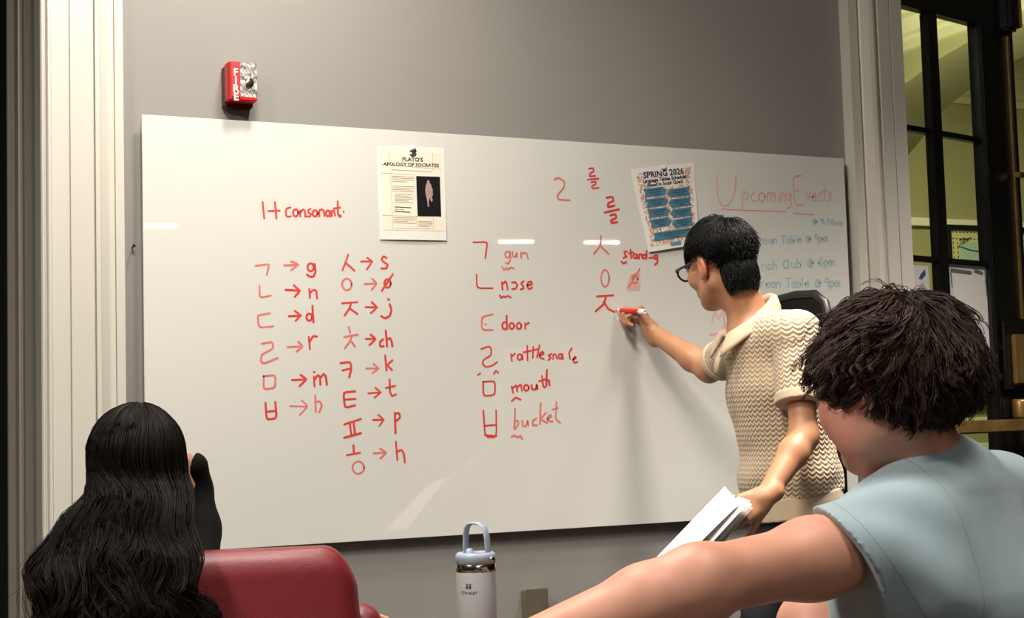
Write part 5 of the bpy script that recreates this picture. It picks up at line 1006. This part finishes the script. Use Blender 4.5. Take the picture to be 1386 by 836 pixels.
# long hair: strands from the crown, over the head, falling down the back and outward
M_hair3 = hair_mat('long_dark_hair', (5,4,4), (30,21,16), .55)
c3 = np.array((0,-.016,.034)); r3 = (.082,.102,.094)
def cap3(p):
    q = hw.loc(p); k = np.linalg.norm((q-c3)/np.array(r3), axis=1); d = (k-1)*.09; z, y = q[:,2], q[:,1]; l_ = np.where(y > .045, .052 , -.12); return np.maximum(np.maximum(d, l_-z), (y-.035)+.0*z - .9*np.maximum(0, z-.0))*hw.k
soft('hair_base', cap3, *bounds([hw.c], .16), .004, M_hairbase, woman)
# hanging mass behind the head and back
top3 = hw.w(0,-.030,.0); neck3 = at(178, 668, 2.86); mid3 = at(167, 715, 2.82); low3 = at(157, 800, 2.76); end3 = at(152, 930, 2.74)
hm3 = blend([(ec(top3, neck3, XH, .070, .052, .084, .050, .05), 0), (ec(neck3, mid3, XH, .084, .050, .108, .044, .05), .03), (ec(mid3, low3, XH, .104, .044, .114, .036, .03), .03), (ec(low3, end3, XH, .110, .036, .095, .028, .04), .03), (rc(hw.w(.060,.008,.0), hw.w(.072,.012,-.10), .034, .032), .03), (rc(hw.w(.074,.020,-.10), at(236,735,2.84), .024, .022), .03)])
soft('hair_mass', lambda p: hm3(p) + .019 + .006*np.sin(90*(p @ XH) + 2.5*VN(18,71)(p)[:,0]), *bounds([top3, hw.w(.08,.02,.05), mid3-XH*.12, low3-XH*.13, low3+XH*.13, end3], .10), .005, M_hairbase, woman)
def long_hair(n, seed, rr, loose):
    r = np.random.default_rng(seed); K = 30; P = np.zeros((n, K, 3)); u = r.uniform(-1, 1, n); lay = r.uniform(0, 1, n); nzA, nzB, nzC = VN(16, seed+1), VN(45, seed+2), VN(26, seed+3); fray = r.normal(size=(n, 3))*np.array([1,1,.2]); part = hw.w(0,.02,.126)
    for j in range(n):
        pass
    th = u*2.15                                        # angle around the head measured from straight back
    start = np.array([hw.w(.012*np.sign(a), .055-.11*l, .128-.004*abs(a)) for a, l in zip(u, r.uniform(0, 1, n))])
    side = np.stack([np.sin(th), -np.cos(th)], 1)       # head frame x, y
    for i in range(K):
        t = i/(K-1)
        if t < .30:
            a = .06 + t/.30*(math.pi*.5-.06); rad = 1.035 + .05*lay; q = np.stack([side[:,0]*math.sin(a)*r3[0]*rad, c3[1] + side[:,1]*math.sin(a)*r3[1]*rad, c3[2] + math.cos(a)*r3[2]*rad + 0*lay], 1); p = to_world(hw, q); base = start*(1-min(1, t/.10)) + p*min(1, t/.10); P[:,i] = p
        else:
            s = (t-.30)/.70; a = P[:,i-1] if s == 0 else None
            q0 = np.stack([side[:,0]*r3[0]*(1.02+.05*lay), c3[1]+side[:,1]*r3[1]*(1.02+.05*lay), 0*lay+c3[2]], 1); p0 = to_world(hw, q0)
            z_ = p0[:,2]*(1-s) + (end3[2]+.10*lay)*s
            # the curtain's axis and its half widths at that height
            zs_ = np.array([end3[2], low3[2], mid3[2], neck3[2], top3[2]]); ax_ = np.stack([end3, low3, mid3, neck3, top3]); cx_ = np.interp(z_, zs_, ax_[:,0]); cy_ = np.interp(z_, zs_, ax_[:,1]); hw_ = np.interp(z_, zs_, [.140,.126,.106,.091,.080]); hd_ = np.interp(z_, zs_, [.036,.044,.054,.072,.078])
            du = np.clip(th/2.15, -1, 1); off = XH[None]*(np.sin(du*1.57)*hw_*(.86+.20*lay))[:,None] - YH[None]*(np.cos(du*1.75)*hd_*(.8+.4*lay))[:,None]
            tgt = np.stack([cx_, cy_, z_], 1) + off; b = min(1, s/.30); b = b*b*(3-2*b); p = np.concatenate([(p0*(1-b) + tgt*b)[:,:2], z_[:,None]], 1)
            am = (.002 + .014*s)*(1+loose); wv_ = .011*s*np.sin(z_*58 + 2.2*nzC(p*[1,1,.15])[:,0]); p = p + XH[None]*wv_[:,None]*(1+loose) - YH[None]*(.006*s*np.cos(z_*58+1+2.2*nzC(p*[1,1,.15])[:,1]))[:,None] + fray*s*s*.016*(1+loose); p = p + nzA(p*[1,1,.8] + lay[:,None]*.12)*am*np.array([1,1,.25]) + nzB(p)*(.0012+.0085*s*s)*(1+loose); P[:,i] = p
    return P, np.linspace(rr[0], rr[1], K)[None]*r.uniform(.7, 1.3, (n, 1))*np.ones((n, K))
Pg, _ = long_hair(1000, 81, (.0013, .0008), .25); Pp = clumps(Pg, 8, .0060, 82, .25, .25); M_hair3.node_tree.nodes['Principled BSDF'].inputs['Specular IOR Level'].default_value = .16; strands_mesh('hair', Pp, radii_of(len(Pp), 30, .0010, .0006, 83), M_hair3, woman)
Pg, _ = long_hair(300, 91, (.0006, .0003), 1.0); strands_mesh('loose_hair', Pg, radii_of(300, 30, .0006, .0003, 93), M_hair3, woman)

# ================================================================== bottle, table, office chair
bt_ = at(643.5, 748, 2.62); tz = bt_[2] - .185
tb = empty('table', (bt_[0]+.25, bt_[1]-.1, 0), 'dark table below the frame carrying the steel bottle', 'table'); M_tab = mat('table_top_wood', (92,70,52), .4, noise=(6, .25)); tx0, tx1, ty0, ty1 = bt_[0]-.75, bt_[0]+.24, bt_[1]-1.0, bt_[1]+.25
box('table_top', (tx0, ty0, tz-.035), (tx1, ty1, tz), M_tab, tb, .004)
for x in (tx0+.06, tx1-.06):
    for y in (ty0+.06, ty1-.06): box('leg', (x-.025, y-.025, 0), (x+.025, y+.025, tz-.035), M_dwood, tb, .003)
R0 = .0335; bo = empty('bottle', (bt_[0], bt_[1], tz), 'pale grey steel bottle with blue-grey lid and loop handle', 'bottle'); bc = (bt_[0], bt_[1], tz)
M_bgrey = mat('pale_grey_powder_coat', (158,156,158), .5, bump=(600, .15, .0004)); M_lid = mat('blue_grey_plastic', (158,170,190), .4); M_ss = mat('polished_steel', (190,182,170), .18, metal=1); M_logo = mat('navy_logo', (52,62,92), .4)
H0 = .185
bm = bmesh.new(); lathe(bm, [(0,0),(R0-.006,0),(R0-.002,.003),(R0,.010),(R0,H0-.031),(R0-.0005,H0-.030)], bc, seg=56); bm_obj('body', bm, M_bgrey, bo, True)
bm = bmesh.new(); lathe(bm, [(R0-.0005,H0-.031),(R0,H0-.030),(R0,H0-.018),(R0-.001,H0-.017),(R0-.004,H0-.017)], bc, seg=56); bm_obj('steel_band', bm, M_ss, bo, True)
bm = bmesh.new(); lathe(bm, [(R0-.003,H0-.018),(R0+.0003,H0-.017),(R0+.0006,H0-.006),(R0,H0-.001),(R0-.004,H0+.0015),(R0-.010,H0),(0,H0-.001)], bc, seg=56); bm_obj('lid', bm, M_lid, bo, True)
bm = bmesh.new(); q = np.array(bc)+UP*H0 - XH*.010 - YH*.004; lathe(bm, [(.007,-.001),(.006,.006),(.004,.008),(0,.0085)], q, seg=20); bm_obj('straw_button', bm, M_lid, bo, True)
hv = nrm(XH*.82 - YH*.57); hn = np.cross(hv, UP); bc3 = np.array(bc)
hp = [bc3 + hv*(R0-.006)*c + UP*(H0+z) for c, z in ((-.70,-.004),(-.72,.012),(-.70,.030),(-.60,.042),(-.35,.049),(0,.050),(.40,.049),(.75,.042),(.90,.026),(.95,.006),(.98,-.010))]
bm = bmesh.new(); tube(bm, hp, [.0085]*len(hp), 8, flat=.28, up=hn); bm_obj('handle', bm, M_lid, bo, True)
bm = bmesh.new(); q = bc3 + hv*(R0-.002) + UP*(H0-.010); lathe(bm, [(0,0),(.006,0),(.006,.004),(.004,.0055),(0,.0055)], q, hv, 20); bm_obj('rivet', bm, M_ss, bo, True)
# emblem and name wrapped round the front
fd = nrm(-YH - XH*.10)
def wrap(o_):
    me = o_.data; s = np.cross(UP, fd)
    for v in me.vertices:
        a = v.co.x/R0; w_ = v.co.y; v.co = Vector(bc3 + (fd*math.cos(a) + s*math.sin(a))*(R0+.0004) + UP*w_)
    M = Matrix.Translation(Vector(bc)).inverted(); me.transform(M); o_.parent = bo; return o_
I4 = Matrix.Identity(4); wrap(text('lettering', 'STANLEY', .0062, Matrix.Translation((-.009, H0-.0655, 0)), M_logo, None, 'CENTER', .0001, 1.15))
bm = bmesh.new()
for sx in (-1, 1):
    for pts_ in ([(.0008,.0005),(.0052,.0015),(.0052,.0062),(.0008,.0048)], [(.0008,.0056),(.0052,.0072),(.0044,.0102),(.0030,.0080),(.0008,.0092)]): bm.faces.new([bm.verts.new((sx*x*.9-.009, H0-.0575+y, 0)) for x, y in pts_])
wrap(bm_obj('emblem', bm, M_logo, None))
# high-backed office chair behind the man
oc = at(1070, 430, 4.62); ocz = at(1078, 393, 4.62)[2]; o_ = empty('office_chair', (oc[0], oc[1], 0), 'black high-backed office chair behind the man, at the whiteboard', 'office chair'); M_mesh = mat('black_mesh', (20,20,20), .8, spec=.2, noise=(120, .3)); M_opl = mat('black_plastic', (12,12,12), .4)
of = nrm(XH*.90 + YH*.42); orr = nrm(np.cross(of, UP)); oc0 = np.array([oc[0], oc[1], 0]) + of*.0
def ob_(x, y, z): return oc0 + orr*x + of*y + UP*z
wd = .165
outline = [(-wd*1.18, ocz-.62), (-wd*1.15, ocz-.30), (-wd, ocz-.10), (-wd*.88, ocz-.035), (-wd*.6, ocz-.006), (0, ocz), (wd*.6, ocz-.006), (wd*.88, ocz-.035), (wd, ocz-.10), (wd*1.15, ocz-.30), (wd*1.18, ocz-.62)]
oc0 = oc0 + of*.0
bm = bmesh.new(); tube(bm, [ob_(x, .02-.0*z, z-.012) for x, z in outline] + [ob_(outline[0][0], .02, outline[0][1]-.012)], .013, 8); bm_obj('back_frame', bm, M_opl, o_, True)
bm = bmesh.new(); A__ = [bm.verts.new(ob_(x, .016, z-.012)) for x, z in outline]; B__ = [bm.verts.new(ob_(x, .022, z-.012)) for x, z in outline]; bm.faces.new(A__); bm.faces.new(B__[::-1])
for i in range(len(outline)): bm.faces.new((A__[i], A__[(i+1) % 11], B__[(i+1) % 11], B__[i]))
bm_obj('back_mesh', bm, M_mesh, o_)
zo = ocz-.66; FO = np.stack([orr, of, UP])
bm = bmesh.new(); bx(bm, ob_(0,.27,zo), (.50,.48,.08), FO.T); bm_obj('seat', bm, M_mesh, o_, bevel=.03)
bm = bmesh.new(); tube(bm, [ob_(0,.02,ocz-.60), ob_(0,-.02,zo-.02), ob_(0,.15,zo-.06)], .025, 10); bm_obj('spine', bm, M_opl, o_, True)
bm = bmesh.new(); tube(bm, [ob_(0,.26,zo-.03), ob_(0,.26,.10)], .028, 14); bm_obj('gas_column', bm, M_opl, o_, True)
for sx in (-1, 1): bm = bmesh.new(); tube(bm, [ob_(sx*.24,.2,zo-.02), ob_(sx*.29,.2,zo+.02), ob_(sx*.29,.2,zo+.20), ob_(sx*.29,.10,zo+.21), ob_(sx*.29,.36,zo+.21)], .018, 8); bm_obj('armrest', bm, M_opl, o_, True)
for k in range(5):
    a = k*2*math.pi/5+.3; e_ = ob_(0,.26,0) + np.array([math.cos(a), math.sin(a), 0])*.27; bm = bmesh.new(); tube(bm, [ob_(0,.26,.11), e_+UP*.07], [.028,.018], 8); l_ = bm_obj('leg', bm, M_opl, o_, True)
    bm = bmesh.new(); t_ = np.array([-math.sin(a), math.cos(a), 0]); lathe(bm, [(0,-.015),(.026,-.015),(.028,0),(.026,.015),(0,.015)], e_+UP*.028, t_, 20); bm_obj('caster', bm, M_opl, l_, True)
